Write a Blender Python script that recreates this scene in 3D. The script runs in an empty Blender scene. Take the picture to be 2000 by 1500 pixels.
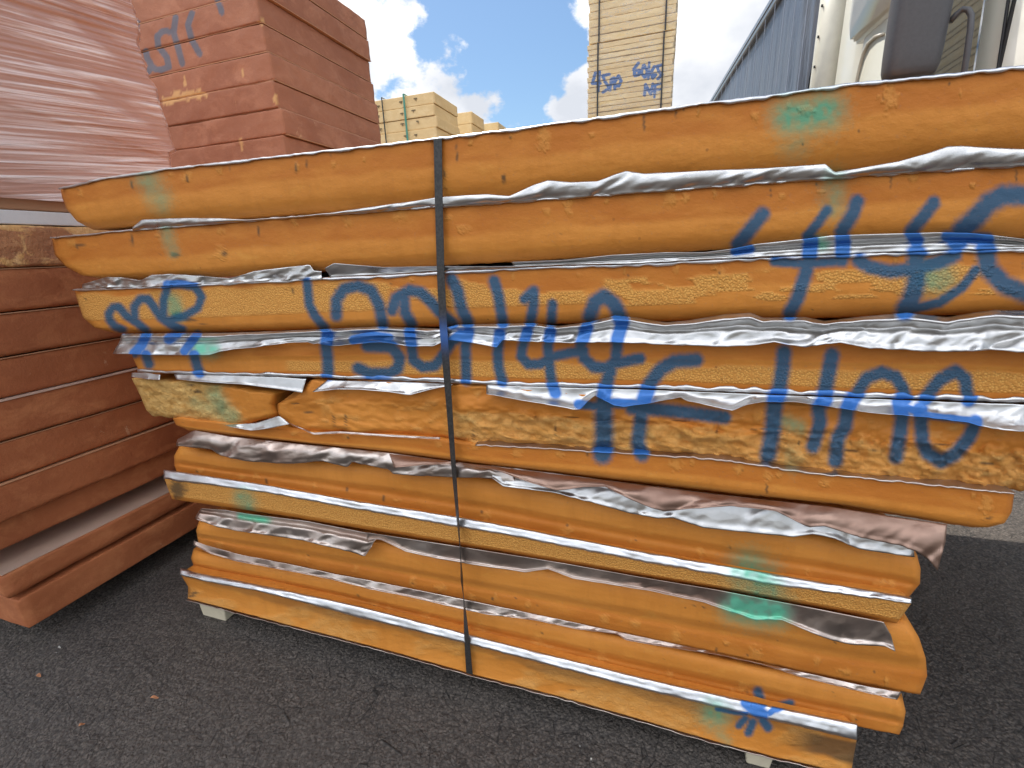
import bpy, bmesh, math, random
import numpy as np
from mathutils import Vector, Matrix

# ------------------------------------------------------------------ camera, world, sun, exposure
scene = bpy.context.scene
C = scene.collection
H = 1.2                      # eye height above the asphalt (m)
FOC = 890.0                  # focal length in pixels of the 2000 px wide photograph
dn = np.array([130, 3050, 890.]); dn /= np.linalg.norm(dn)
lf = np.array([-2780, -141, 890.]); lf /= np.linalg.norm(lf)
Zw = -dn; Xw = -lf; Xw = Xw - Zw * (Xw @ Zw); Xw /= np.linalg.norm(Xw)
Yw = np.cross(Zw, Xw)
if Yw[2] < 0: Yw = -Yw
R = np.array([Xw, Yw, Zw])   # camera (right, down, forward) -> world
cam_d = bpy.data.cameras.new('camera'); cam = bpy.data.objects.new('camera', cam_d); C.objects.link(cam)
M = Matrix(((R[0, 0], -R[0, 1], -R[0, 2]), (R[1, 0], -R[1, 1], -R[1, 2]), (R[2, 0], -R[2, 1], -R[2, 2]))).to_4x4()
M.translation = Vector((0, 0, H)); cam.matrix_world = M
cam_d.sensor_width = 36; cam_d.lens = 36 * FOC / 2000; cam_d.clip_start = .02; cam_d.clip_end = 3000
scene.camera = cam
scene.render.resolution_x = 1024; scene.render.resolution_y = 768

EL = math.radians(59); SX, SY = -.85, 1.0      # sun stands behind the stack, a little to the left
sd = np.array([SX, SY]); sd /= np.linalg.norm(sd)
sunv = Vector((sd[0] * math.cos(EL), sd[1] * math.cos(EL), math.sin(EL)))
sl = bpy.data.lights.new('sun', 'SUN'); so = bpy.data.objects.new('sun', sl); C.objects.link(so)
sl.energy = 4.6; sl.angle = math.radians(.6); sl.color = (1, .95, .87)
so.rotation_euler = sunv.to_track_quat('Z', 'Y').to_euler()
vs = scene.view_settings
vs.view_transform = 'Standard'; vs.look = 'None'; vs.gamma = 1; vs.exposure = 0.45

def raydir(px, py):
    v = np.array([px - 1000, py - 750, FOC]); return R @ v
def onY(px, py, Y): r = raydir(px, py) * 1.0; r = r * Y / r[1]; r[2] += H; return r
def onX(px, py, X): r = raydir(px, py); r = r * X / r[0]; r[2] += H; return r
def onZ(px, py, z): r = raydir(px, py); r = r * (z - H) / r[2]; r[2] += H; return r

def build_world():
    w = bpy.data.worlds.new('World'); scene.world = w; w.use_nodes = True
    nt = w.node_tree; N = nt.nodes; Lk = nt.links; N.clear()
    out = N.new('ShaderNodeOutputWorld'); bg = N.new('ShaderNodeBackground')
    sky = N.new('ShaderNodeTexSky'); sky.sky_type = 'NISHITA'; sky.sun_disc = False
    sky.sun_elevation = EL; sky.sun_rotation = math.atan2(sd[0], sd[1]); sky.air_density = 1.3; sky.dust_density = .6; sky.ozone_density = 2.0
    bg.inputs['Strength'].default_value = .09
    geo = N.new('ShaderNodeTexCoord')
    nz = N.new('ShaderNodeTexNoise'); nz.inputs['Scale'].default_value = 9; nz.inputs['Detail'].default_value = 10; nz.inputs['Roughness'].default_value = .57
    mp = N.new('ShaderNodeMapping'); mp.inputs['Scale'].default_value = (1, 1, 1.5); mp.inputs['Location'].default_value = (3.1, .4, 1.7)
    Lk.new(geo.outputs['Generated'], mp.inputs['Vector']); Lk.new(mp.outputs['Vector'], nz.inputs['Vector'])
    def math_(op, a, b=None, clamp=False):
        m = N.new('ShaderNodeMath'); m.operation = op; m.use_clamp = clamp
        for i, q in enumerate((a, b)):
            if q is None: continue
            if isinstance(q, (int, float)): m.inputs[i].default_value = q
            else: Lk.new(q, m.inputs[i])
        return m.outputs[0]
    acc = None
    # cloud banks (direction as seen from the yard, angular size, weight)
    for (px, py, s, wt) in [(800, 135, .10, .20), (890, 180, .075, .17), (740, 10, .06, .14), (1115, 190, .045, .25), (1140, 15, .04, .2),
                            (975, 235, .05, .17), (1060, 140, .03, .13), (1390, 70, .17, .34), (1400, 190, .1, .2), (960, 40, .13, -.20), (1010, 150, .06, -.12), (700, 90, .03, -.1)]:
        v = raydir(px, py); v = v / np.linalg.norm(v)
        dp = N.new('ShaderNodeVectorMath'); dp.operation = 'DOT_PRODUCT'
        nm = N.new('ShaderNodeVectorMath'); nm.operation = 'NORMALIZE'; Lk.new(geo.outputs['Generated'], nm.inputs[0])
        Lk.new(nm.outputs[0], dp.inputs[0]); dp.inputs[1].default_value = tuple(v)
        mr = N.new('ShaderNodeMapRange'); mr.interpolation_type = 'SMOOTHSTEP'
        mr.inputs['From Min'].default_value = math.cos(s * 1.6); mr.inputs['From Max'].default_value = 1.0
        mr.inputs['To Min'].default_value = 0; mr.inputs['To Max'].default_value = wt
        Lk.new(dp.outputs['Value'], mr.inputs['Value'])
        acc = mr.outputs[0] if acc is None else math_('ADD', acc, mr.outputs[0])
    # unseen cloud added behind the photographer as fill for the shaded faces
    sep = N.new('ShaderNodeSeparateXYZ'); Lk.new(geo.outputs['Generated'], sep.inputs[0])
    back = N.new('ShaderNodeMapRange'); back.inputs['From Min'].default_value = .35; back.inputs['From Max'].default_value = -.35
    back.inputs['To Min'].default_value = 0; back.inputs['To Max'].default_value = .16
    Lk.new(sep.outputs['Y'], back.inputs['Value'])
    dens = math_('ADD', math_('ADD', nz.outputs['Fac'], acc), back.outputs[0])
    cr = N.new('ShaderNodeMapRange'); cr.interpolation_type = 'SMOOTHSTEP'
    cr.inputs['From Min'].default_value = .575; cr.inputs['From Max'].default_value = .68
    Lk.new(dens, cr.inputs['Value'])
    # thicker cloud is greyer underneath
    n2 = N.new('ShaderNodeTexNoise'); n2.inputs['Scale'].default_value = 5; n2.inputs['Detail'].default_value = 6
    Lk.new(mp.outputs['Vector'], n2.inputs['Vector'])
    th = N.new('ShaderNodeMapRange'); th.inputs['From Min'].default_value = .35; th.inputs['From Max'].default_value = .65
    Lk.new(n2.outputs['Fac'], th.inputs['Value'])
    cc = N.new('ShaderNodeMix'); cc.data_type = 'RGBA'
    Lk.new(th.outputs[0], cc.inputs['Factor'])
    cc.inputs['A'].default_value = (6.2, 6.5, 7.1, 1); cc.inputs['B'].default_value = (10.5, 10.5, 10.6, 1)
    bb = N.new('ShaderNodeMapRange'); bb.inputs['From Min'].default_value = .3; bb.inputs['From Max'].default_value = -.3  # added cloud behind the camera boosted to brighten the shaded board faces
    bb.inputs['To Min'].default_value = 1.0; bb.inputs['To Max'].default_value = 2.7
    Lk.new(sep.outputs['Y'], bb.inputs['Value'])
    # added cloud fill is brightened overhead and dimmed near the horizon
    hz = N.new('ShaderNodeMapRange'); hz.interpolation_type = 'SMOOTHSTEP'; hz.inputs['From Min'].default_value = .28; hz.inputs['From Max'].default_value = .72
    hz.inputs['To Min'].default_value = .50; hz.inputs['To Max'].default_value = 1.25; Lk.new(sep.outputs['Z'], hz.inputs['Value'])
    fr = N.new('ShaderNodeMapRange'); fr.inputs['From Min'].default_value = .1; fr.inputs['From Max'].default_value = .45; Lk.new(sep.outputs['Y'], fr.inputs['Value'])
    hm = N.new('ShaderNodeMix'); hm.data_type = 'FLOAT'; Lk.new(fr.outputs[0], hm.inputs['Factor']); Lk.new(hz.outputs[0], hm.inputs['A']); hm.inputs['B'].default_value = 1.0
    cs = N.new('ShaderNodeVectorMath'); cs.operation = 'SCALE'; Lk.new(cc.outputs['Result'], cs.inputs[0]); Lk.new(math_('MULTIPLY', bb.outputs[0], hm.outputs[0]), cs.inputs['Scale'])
    tn = N.new('ShaderNodeVectorMath'); tn.operation = 'MULTIPLY'; Lk.new(sky.outputs[0], tn.inputs[0]); tn.inputs[1].default_value = (.80, .92, 1.02)
    mx = N.new('ShaderNodeMix'); mx.data_type = 'RGBA'
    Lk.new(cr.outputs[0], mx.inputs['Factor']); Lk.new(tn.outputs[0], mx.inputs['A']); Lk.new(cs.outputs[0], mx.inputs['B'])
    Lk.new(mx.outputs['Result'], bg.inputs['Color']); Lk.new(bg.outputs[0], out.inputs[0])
build_world()

# ------------------------------------------------------------------ helpers
rng = np.random.RandomState(7)
TAB = rng.rand(256, 256)
def vnoise(x, y, s=0):
    x = np.asarray(x, float) + s * 17.31; y = np.asarray(y, float) + s * 9.77
    xi = np.floor(x).astype(int); yi = np.floor(y).astype(int); fx = x - xi; fy = y - yi
    fx = fx * fx * (3 - 2 * fx); fy = fy * fy * (3 - 2 * fy)
    a = TAB[xi % 256, yi % 256]; b = TAB[(xi + 1) % 256, yi % 256]; c = TAB[xi % 256, (yi + 1) % 256]; d = TAB[(xi + 1) % 256, (yi + 1) % 256]
    return (a * (1 - fx) + b * fx) * (1 - fy) + (c * (1 - fx) + d * fx) * fy * 1.0
def fbm(x, y, s=0, o=4):
    t = 0; a = .5; n = 0
    for i in range(o):
        t = t + a * vnoise(x * 2 ** i, y * 2 ** i, s + i * 3); n += a; a *= .55
    return t / n
def lnoise(x, y, s=0):
    """random heights joined by flat triangles: creased sheet"""
    x = np.asarray(x, float) + s * 13.7 + (vnoise(x * .8, y * .8, s + 31) - .5) * 1.3; y = np.asarray(y, float) + s * 5.3 + (vnoise(x * .9, y * .9, s + 37) - .5) * 1.3
    x = x + y * .35
    xi = np.floor(x).astype(int); yi = np.floor(y).astype(int); fx = x - xi; fy = y - yi
    a = TAB[xi % 256, yi % 256]; b = TAB[(xi + 1) % 256, yi % 256]; c = TAB[xi % 256, (yi + 1) % 256]; d = TAB[(xi + 1) % 256, (yi + 1) % 256]
    return np.where(fx + fy < 1, a + fx * (b - a) + fy * (c - a), d + (1 - fx) * (c - d) + (1 - fy) * (b - d))
def sstep(a, b, x): t = np.clip((x - a) / (b - a), 0, 1); return t * t * (3 - 2 * t)

def empty(name, loc=(0, 0, 0)):
    o = bpy.data.objects.new(name, None); o.location = loc; o.empty_display_size = .1; C.objects.link(o); return o
def tag(o, label=None, cat=None, group=None, kind=None):
    for k, v in (('label', label), ('category', cat), ('group', group), ('kind', kind)):
        if v: o[k] = v
    return o
def mesh_obj(name, verts, faces, mat, parent=None, smooth=True, attrs=None, mats=None, fm=None):
    """verts in world space; the object's own origin is its parent's place"""
    v = np.asarray(verts, float)
    off = np.array(parent_world(parent)) if parent else np.zeros(3)
    me = bpy.data.meshes.new(name); me.from_pydata((v - off).tolist(), [], faces)
    if attrs:
        for k, a in attrs.items():
            at = me.attributes.new(k, 'FLOAT', 'POINT'); at.data.foreach_set('value', np.ascontiguousarray(a, dtype=np.float32))
    me.materials.append(mat)
    for m in (mats or []): me.materials.append(m)
    if fm is not None: me.polygons.foreach_set('material_index', fm)
    if smooth: me.polygons.foreach_set('use_smooth', [True] * len(me.polygons))
    me.update()
    o = bpy.data.objects.new(name, me); C.objects.link(o)
    if parent: o.parent = parent
    return o
def parent_world(p):
    l = Vector((0, 0, 0))
    while p: l = l + p.location; p = p.parent
    return l
def bm_obj(name, bm, mat, parent=None, smooth=False):
    bmesh.ops.recalc_face_normals(bm, faces=bm.faces)
    if parent: bmesh.ops.translate(bm, verts=bm.verts, vec=-parent_world(parent))
    me = bpy.data.meshes.new(name); bm.to_mesh(me); bm.free(); me.materials.append(mat)
    if smooth: me.polygons.foreach_set('use_smooth', [True] * len(me.polygons))
    o = bpy.data.objects.new(name, me); C.objects.link(o)
    if parent: o.parent = parent
    return o
def add_box(bm, lo, hi, bev=0, seg=2):
    r = bmesh.ops.create_cube(bm, size=1); vv = r['verts']
    for v in vv: v.co = Vector([lo[i] + (v.co[i] + .5) * (hi[i] - lo[i]) for i in range(3)])
    if bev:
        es = {e for v in vv for e in v.link_edges}
        bmesh.ops.bevel(bm, geom=list(es), offset=bev, segments=seg, affect='EDGES', profile=.5)
    return bm
def add_tube(bm, pts, r, n=12):
    pts = [Vector(p) for p in pts]; rings = []
    for i, p in enumerate(pts):
        t = (pts[min(i + 1, len(pts) - 1)] - pts[max(i - 1, 0)]).normalized()
        a = t.orthogonal().normalized(); b = t.cross(a)
        if rings:
            pa = prev - t * prev.dot(t); a = pa.normalized(); b = t.cross(a)
        prev = a
        rr = r[i] if isinstance(r, (list, tuple)) else r
        rings.append([bm.verts.new(p + (a * math.cos(k * 2 * math.pi / n) + b * math.sin(k * 2 * math.pi / n)) * rr) for k in range(n)])
    for q in range(len(rings) - 1):
        for k in range(n): bm.faces.new((rings[q][k], rings[q][(k + 1) % n], rings[q + 1][(k + 1) % n], rings[q + 1][k]))
    bm.faces.new(rings[0]); bm.faces.new(rings[-1])

def poly_at(pl, n):
    """n points evenly spaced along a polyline"""
    p = np.array(pl, float); d = np.r_[0, np.cumsum(np.hypot(*np.diff(p, axis=0).T))]
    t = np.linspace(0, d[-1], n); return np.c_[np.interp(t, d, p[:, 0]), np.interp(t, d, p[:, 1])]

# ------------------------------------------------------------------ material helpers
class NT:
    def __init__(s, name):
        s.m = bpy.data.materials.new(name); s.m.use_nodes = True; s.t = s.m.node_tree; s.N = s.t.nodes; s.L = s.t.links
        s.p = s.N['Principled BSDF']; s.out = s.N['Material Output']; s.tc = s.N.new('ShaderNodeTexCoord')
        s.geo = s.N.new('ShaderNodeNewGeometry')
    def link(s, a, b): s.L.new(a, b)
    def mapping(s, sc=(1, 1, 1), rot=(0, 0, 0), world=True):
        mp = s.N.new('ShaderNodeMapping'); mp.inputs['Scale'].default_value = sc; mp.inputs['Rotation'].default_value = rot
        s.link(s.geo.outputs['Position'] if world else s.tc.outputs['Object'], mp.inputs['Vector']); return mp.outputs[0]
    def noise(s, scale, detail=4, rough=.55, vec=None, dist=0):
        n = s.N.new('ShaderNodeTexNoise'); n.inputs['Scale'].default_value = scale; n.inputs['Detail'].default_value = detail
        n.inputs['Roughness'].default_value = rough; n.inputs['Distortion'].default_value = dist
        s.link(vec if vec else s.mapping(), n.inputs['Vector']); return n.outputs['Fac']
    def voro(s, scale, feature='F1', vec=None, out='Distance'):
        n = s.N.new('ShaderNodeTexVoronoi'); n.feature = feature; n.inputs['Scale'].default_value = scale
        s.link(vec if vec else s.mapping(), n.inputs['Vector']); return n.outputs[out]
    def rng(s, v, a, b, c=0, d=1, smooth=False):
        m = s.N.new('ShaderNodeMapRange'); 
        if smooth: m.interpolation_type = 'SMOOTHSTEP'
        for k, q in zip(('From Min', 'From Max', 'To Min', 'To Max'), (a, b, c, d)): m.inputs[k].default_value = q
        s.link(v, m.inputs['Value']); return m.outputs[0]
    def mix(s, f, a, b, blend='MIX'):
        m = s.N.new('ShaderNodeMix'); m.data_type = 'RGBA'; m.blend_type = blend
        for k, q in (('Factor', f), ('A', a), ('B', b)):
            if isinstance(q, (int, float)): m.inputs[k].default_value = q
            elif isinstance(q, tuple): m.inputs[k].default_value = (*q, 1)
            else: s.link(q, m.inputs[k])
        return m.outputs['Result']
    def math(s, op, a, b=0., c=0.):
        m = s.N.new('ShaderNodeMath'); m.operation = op
        for i, q in enumerate((a, b, c)):
            if isinstance(q, (int, float)): m.inputs[i].default_value = q
            else: s.link(q, m.inputs[i])
        return m.outputs[0]
    def attr(s, name):
        a = s.N.new('ShaderNodeAttribute'); a.attribute_name = name; return a.outputs['Fac']
    def objrand(s):
        return s.N.new('ShaderNodeObjectInfo').outputs['Random']
    def bump(s, h, dist, strength=1, prev=None):
        b = s.N.new('ShaderNodeBump'); b.inputs['Distance'].default_value = dist; b.inputs['Strength'].default_value = strength
        s.link(h, b.inputs['Height'])
        if prev: s.link(prev, b.inputs['Normal'])
        return b.outputs[0]
    def set(s, **k):
        for a, v in k.items():
            i = s.p.inputs[a.replace('_', ' ')]
            if isinstance(v, (int, float)): i.default_value = v
            elif isinstance(v, tuple): i.default_value = (*v, 1)
            else: s.link(v, i)
        return s
BLUE_FOAM = (.022, .100, .185); BLUE_FOIL = (.04, .17, .50); GREEN = (.06, .36, .22)

def foam_main():
    n = NT('orange_foam'); pb = n.attr('paint'); pg = n.attr('green'); rg = n.attr('cells'); sc = n.attr('scar'); dk = n.attr('dark'); vv = n.attr('edge'); ty = n.attr('tan')
    big = n.noise(2.2, 4, .6); streak = n.noise(6, 5, .6, n.mapping((1, 1, 9))); fine = n.noise(240, 2)
    base = n.mix(n.rng(big, .35, .65), (.60, .220, .032), (.68, .268, .046))
    base = n.mix(n.rng(streak, .4, .75, 0, .45), base, (.50, .18, .024))
    vs_ = n.noise(1, 6, .68, n.mapping((34, 34, 5)))
    base = n.mix(n.rng(vs_, .48, .72, 0, .34), base, (.47, .165, .022))
    base = n.mix(n.rng(n.noise(13, 6, .7, n.mapping((1, 1, 2.2)), .6), .55, .72, 0, .35), base, (.72, .35, .065))
    base = n.mix(n.math('MULTIPLY', vv, n.rng(n.noise(9, 4, .6, n.mapping((1, 1, 3))), .3, .6, .35, 1)), base, (.50, .160, .020))   # raw orange band along the foil
    cell = n.voro(260, 'F1'); cellc = n.rng(cell, .05, .5)
    rough = n.mix(cellc, (.86, .47, .12), (.62, .28, .06))
    base = n.mix(rg, base, rough)
    base = n.mix(ty, base, n.mix(n.rng(n.noise(26, 5, .6, n.mapping((1, 1, 2), (0, .5, 0))), .35, .65), (.80, .50, .17), (.62, .32, .08)))
    base = n.mix(n.math('MULTIPLY', sc, .42), base, (.72, .33, .07))
    spk = n.rng(n.voro(19, 'F1'), .035, .06, 1, 0)
    base = n.mix(n.math('MULTIPLY', spk, n.rng(n.noise(5, 2), .5, .6, 0, .55)), base, (.22, .08, .02))
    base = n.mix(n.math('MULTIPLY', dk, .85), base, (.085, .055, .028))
    jit = n.math('MULTIPLY', n.math('SUBTRACT', n.noise(180, 2), .5), .5)
    base = n.mix(n.rng(n.math('ADD', pg, n.math('MULTIPLY', jit, .6)), .05, .9, 0, .85), base, GREEN)
    pf = n.rng(n.math('ADD', pb, jit), .05, .95, 0, .95)
    base = n.mix(pf, base, BLUE_FOAM)
    b1 = n.bump(n.noise(38, 7, .66, n.mapping((1, 1, 1.6))), .0016)
    b2 = n.bump(n.math('MULTIPLY', cell, rg), .0022, 1, b1)
    b3 = n.bump(n.math('MULTIPLY', n.noise(60, 5, .7, None, .8), n.math('MAXIMUM', ty, n.math('MULTIPLY', sc, .22))), .014, 1, b2)
    n.set(Base_Color=base, Roughness=n.rng(rg, 0, 1, .62, .85), Normal=b3); n.p.inputs['Specular IOR Level'].default_value = .3
    return n.m
def foil_mat(name, col=(.60, .595, .585), rough=.33, crumple=1.0, warm=None):
    n = NT(name); pb = n.attr('paint'); pg = n.attr('green')
    vd = n.voro(17, 'F1', n.mapping((1, 1, 1.7))); v2 = n.voro(46, 'F1')
    dirt = n.rng(n.noise(14, 5, .65), .45, .8, 0, .35)
    base = n.mix(dirt, col, tuple(c * .62 for c in col))
    if warm: base = n.mix(n.rng(n.noise(5, 3), .35, .6), base, warm)
    f = n.rng(pb, .1, .7); g = n.rng(pg, .1, .9, 0, .9)
    base = n.mix(g, base, (.12, .55, .36)); base = n.mix(f, base, BLUE_FOIL)
    met = n.math('SUBTRACT', 1.0, n.math('MULTIPLY', n.math('MAXIMUM', f, g), .75))
    bb = n.bump(vd, .0016 * crumple); bb = n.bump(v2, .0006 * crumple, 1, bb)
    bb = n.bump(n.noise(90, 3, .5), .0002, 1, bb)
    n.set(Base_Color=base, Metallic=met, Roughness=n.rng(n.noise(20, 3), .3, .7, rough - .07, rough + .14), Normal=bb)
    return n.m
def foam_red(name, c1, c2, c3, edge=(.5, .24, .12)):
    n = NT(name)
    r = n.objrand(); big = n.noise(2.6, 5, .6); mott = n.noise(7, 6, .7, n.mapping((1, 1, 1.7)), .4)
    base = n.mix(n.rng(big, .3, .7), c1, c2)
    base = n.mix(n.rng(mott, .48, .66, 0, .8), base, c3)
    base = n.mix(n.rng(r, 0, 1, 0, .35), base, c2)
    sc = n.rng(n.noise(10, 6, .72, n.mapping((1, 1, .55)), 1.2), .665, .69)
    base = n.mix(n.math('MULTIPLY', sc, .6), base, edge)
    b1 = n.bump(n.noise(30, 6, .65), .003); b1 = n.bump(n.noise(220, 2), .0006, 1, b1)
    base = n.mix(n.attr('scar'), base, (.66, .40, .17))
    base = n.mix(n.rng(n.attr('paint'), .1, .7, 0, .75), base, (.09, .16, .22))
    n.set(Base_Color=base, Roughness=.72, Normal=b1); n.p.inputs['Specular IOR Level'].default_value = .35
    return n.m
def plain(name, col, rough=.5, metal=0, bumpd=0, scale=30, var=.15):
    n = NT(name); b = n.mix(n.rng(n.noise(scale * .2, 5, .6), .35, .7), col, tuple(c * (1 - var) for c in col))
    n.set(Base_Color=b, Roughness=rough, Metallic=metal)
    if bumpd: n.set(Normal=n.bump(n.noise(scale, 5, .6), bumpd))
    return n.m
def asphalt():
    n = NT('asphalt')
    wv = n.N.new('ShaderNodeVectorMath'); wv.operation = 'ADD'; wn = n.N.new('ShaderNodeTexNoise'); wn.inputs['Scale'].default_value = 60; n.link(n.mapping(), wn.inputs['Vector']); ws = n.N.new('ShaderNodeVectorMath'); ws.operation = 'SCALE'; ws.inputs['Scale'].default_value = .012; n.link(wn.outputs['Color'], ws.inputs[0]); n.link(n.mapping(), wv.inputs[0]); n.link(ws.outputs[0], wv.inputs[1])
    ag = n.voro(118, 'F1', wv.outputs[0]); agc = n.voro(118, 'F1', wv.outputs[0], 'Color'); big = n.noise(1.3, 5, .6)
    sepc = n.N.new('ShaderNodeSeparateColor'); n.link(agc, sepc.inputs[0])
    base = n.mix(n.rng(sepc.outputs[0], 0, 1), (.066, .055, .048), (.158, .134, .114))
    base = n.mix(n.rng(sepc.outputs[1], .93, .97, 0, .5), base, (.17, .155, .14))
    base = n.mix(n.rng(ag, .35, .75, 0, .75), base, (.018, .017, .017))
    base = n.mix(n.rng(big, .35, .7, 0, .35), base, (.155, .125, .10))
    spk = n.rng(n.voro(11, 'F1'), .018, .028, 1, 0)
    base = n.mix(n.math('MULTIPLY', spk, n.rng(n.noise(3, 2), .45, .55)), base, (.38, .38, .36))
    pits = n.noise(55, 5, .7, None, .5)
    cr = n.rng(n.voro(20, 'DISTANCE_TO_EDGE', n.mapping((1, .7, 1))), 0, .02, 1, 0)
    crm = n.math('MULTIPLY', cr, n.rng(n.noise(9, 3), .48, .58))
    base = n.mix(n.math('MULTIPLY', crm, .7), base, (.012, .012, .012))
    b = n.bump(n.rng(ag, 0, .7, 1, 0), .0060); b = n.bump(pits, .012, 1, b); b = n.bump(n.noise(260, 3, .6), .0016, 1, b); b = n.bump(crm, .004, 1, b) 
    b = n.bump(n.noise(22, 4, .6), .012, 1, b)
    n.set(Base_Color=base, Roughness=.78, Normal=b); return n.m

# ------------------------------------------------------------------ ground
gm = bpy.data.meshes.new('ground'); S = 1500
gm.from_pydata([(-S, -S, 0), (S, -S, 0), (S, S, 0), (-S, S, 0)], [], [(0, 1, 2, 3)]); gm.materials.append(asphalt())
go = bpy.data.objects.new('ground', gm); C.objects.link(go); tag(go, 'dark coarse asphalt yard surface', 'ground', kind='structure')

# ------------------------------------------------------------------ spray paint strokes, in photograph pixels on the stack's face
BL = [
 ([(240,644),(225,638),(214,625),(212,612),(221,600),(232,599),(247,617),(270,632),(285,645)],15),
 ([(263,618),(262,599),(274,584),(289,584),(300,599),(315,621),(337,636),(356,644)],16),
 ([(319,616),(319,587),(327,561)],15),([(327,556),(352,555),(382,561),(394,580),(386,602),(360,617),(328,627)],15),
 ([(287,652),(277,674),(262,690)],17),([(285,694),(291,711)],18),([(345,652),(330,662)],18),([(386,652),(360,686)],14),([(379,694),(384,712),(390,728)],18),
 ([(600,552),(604,595),(615,617),(634,640)],17),([(640,655),(637,677),(640,700),(641,732)],21),
 ([(657,617),(657,587),(672,564),(699,558),(725,567),(740,595),(748,632)],21),
 ([(717,676),(766,678),(781,700),(777,720),(759,730),(721,729),(699,719)],21),([(690,664),(725,655),(760,660)],15),
 ([(766,606),(774,582),(800,567),(822,571),(841,589),(860,610),(884,632)],21),([(789,580),(791,610),(804,633)],20),
 ([(800,648),(804,677),(807,704),(826,717),(849,715),(864,696),(882,668),(900,655)],19),
 ([(882,545),(894,569),(901,602),(914,630)],22),([(915,650),(909,677),(911,743)],19),
 ([(965,548),(974,580),(982,630)],20),([(976,652),(972,690),(974,719),(982,745)],19),
 ([(1025,584),(1042,568),(1042,595),(1036,630)],19),([(1030,648),(1020,680),(1018,696),(1032,712),(1055,711),(1081,696),(1115,689),(1140,685)],18),
 ([(1079,594),(1077,628)],18),([(1075,648),(1070,677),(1074,719),(1078,748),(1085,768)],19),
 ([(1152,618),(1162,590),(1180,578),(1200,594),(1214,625)],26),([(1146,640),(1134,677),(1141,700),(1160,717),(1186,719),(1203,704),(1206,662),(1216,630)],21),
 ([(1192,722),(1182,760),(1176,790)],24),([(1205,709),(1250,700)],20),
 ([(1179,797),(1180,850),(1177,888)],33),
 ([(1360,703),(1317,706),(1291,721),(1269,749),(1255,790),(1250,831),(1246,865),(1254,888)],25),
 ([(1130,790),(1160,793),(1200,788),(1240,790)],16),([(1235,797),(1290,800),(1344,806),(1415,815)],24),
 ([(1531,688),(1529,719),(1520,770)],27),([(1516,775),(1512,800),(1509,842),(1500,890)],29),
 ([(1625,694),(1619,726),(1610,770)],27),([(1612,780),(1598,797),(1602,824),(1588,872)],25),
 ([(1670,775),(1692,739),(1722,727),(1749,736),(1764,760),(1768,778)],23),([(1663,782),(1655,800),(1651,831),(1636,857),(1632,900)],26),
 ([(1806,779),(1835,742),(1866,725),(1885,739),(1891,781)],24),([(1757,785),(1762,816),(1756,857),(1750,892)],26),
 ([(1797,800),(1801,861),(1812,886),(1838,901),(1865,888),(1893,854),(1905,825)],25),([(1770,796),(1810,812),(1900,822)],12),
 ([(1490,418),(1467,446),(1441,478)],25),([(1436,490),(1465,486)],16),([(1616,410),(1595,439),(1576,462)],18),([(1584,470),(1580,505),(1572,539),(1557,584),(1542,612)],25),
 ([(1674,393),(1666,418),(1644,452),(1647,475),(1644,508)],25),([(1512,511),(1572,515),(1640,510)],17),
 ([(1824,396),(1801,426),(1779,452),(1790,470)],24),([(1677,509),(1700,522),(1737,530),(1786,526),(1835,512),(1865,498)],25),
 ([(1790,496),(1790,550),(1779,587),(1767,606)],34),([(2010,382),(1962,381),(1932,396),(1906,426),(1880,448),(1870,470)],36),([(1850,462),(1930,466)],20),
 ([(1925,486),(1929,524),(1962,557),(2010,576)],34),([(1906,527),(1880,561),(1835,591),(1775,606)],17),
 ([(1480,1350),(1484,1362)],17),([(1484,1362),(1491,1374)],14),([(1516,1383),(1528,1378),(1543,1374)],15),([(1458,1372),(1474,1386)],20),([(1470,1382),(1488,1396)],22),([(1443,1417),(1455,1404)],13),([(1462,1431),(1470,1411)],15),([(1500,1421),(1490,1406)],16),([(1400,1385),(1440,1393),(1458,1394)],7),([(1504,1392),(1515,1384)],10),
]
GR = [([(285,350),(300,370),(315,395)],46,.55),([(325,448),(330,470),(338,492)],26,.5),([(335,588),(346,612)],30,.9),([(385,682),(412,683)],30,1),
 ([(1545,228),(1580,224),(1612,215)],70,.95),([(1562,250),(1552,285)],60,.4),([(1628,352),(1628,405)],50,.5),([(1600,470),(1606,476)],26,.8),([(1815,538),(1835,545)],60,.75),
 ([(418,770),(435,795),(450,815)],34,.6),([(380,785),(420,800)],22,.4),([(1535,825),(1560,835)],30,.7),([(1545,890),(1550,905)],40,.35),([(475,972),(482,990)],36,.75),([(470,1006),(520,1016)],14,1),
 ([(1462,1115),(1480,1130),(1490,1160)],74,.85),([(1440,1183),(1480,1192),(1515,1192)],58,1.1),([(1390,1392),(1400,1400)],52,.8),([(1400,1430),(1420,1445)],24,.4)]
def stroke_mask(px, py, strokes, soft=.5):
    out = np.zeros(px.shape)
    for s in strokes:
        pts, w = s[0], s[1] * (1.22 if strokes is BL else 1); amp = s[2] if len(s) > 2 else 1
        p = np.array(pts, float); pad = w
        sel = (px > p[:, 0].min() - pad) & (px < p[:, 0].max() + pad) & (py > p[:, 1].min() - pad) & (py < p[:, 1].max() + pad)
        if not sel.any(): continue
        x = px[sel]; y = py[sel]; dm = np.full(x.shape, 1e9)
        for a, b in zip(p[:-1], p[1:]):
            ab = b - a; t = np.clip(((x - a[0]) * ab[0] + (y - a[1]) * ab[1]) / (ab @ ab + 1e-9), 0, 1)
            dm = np.minimum(dm, np.hypot(x - a[0] - t * ab[0], y - a[1] - t * ab[1]))
        r = w / 2; out[sel] = np.maximum(out[sel], amp * (1 - sstep(r * (1 - soft), r * (1 + soft * .75), dm)))
    return out
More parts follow.
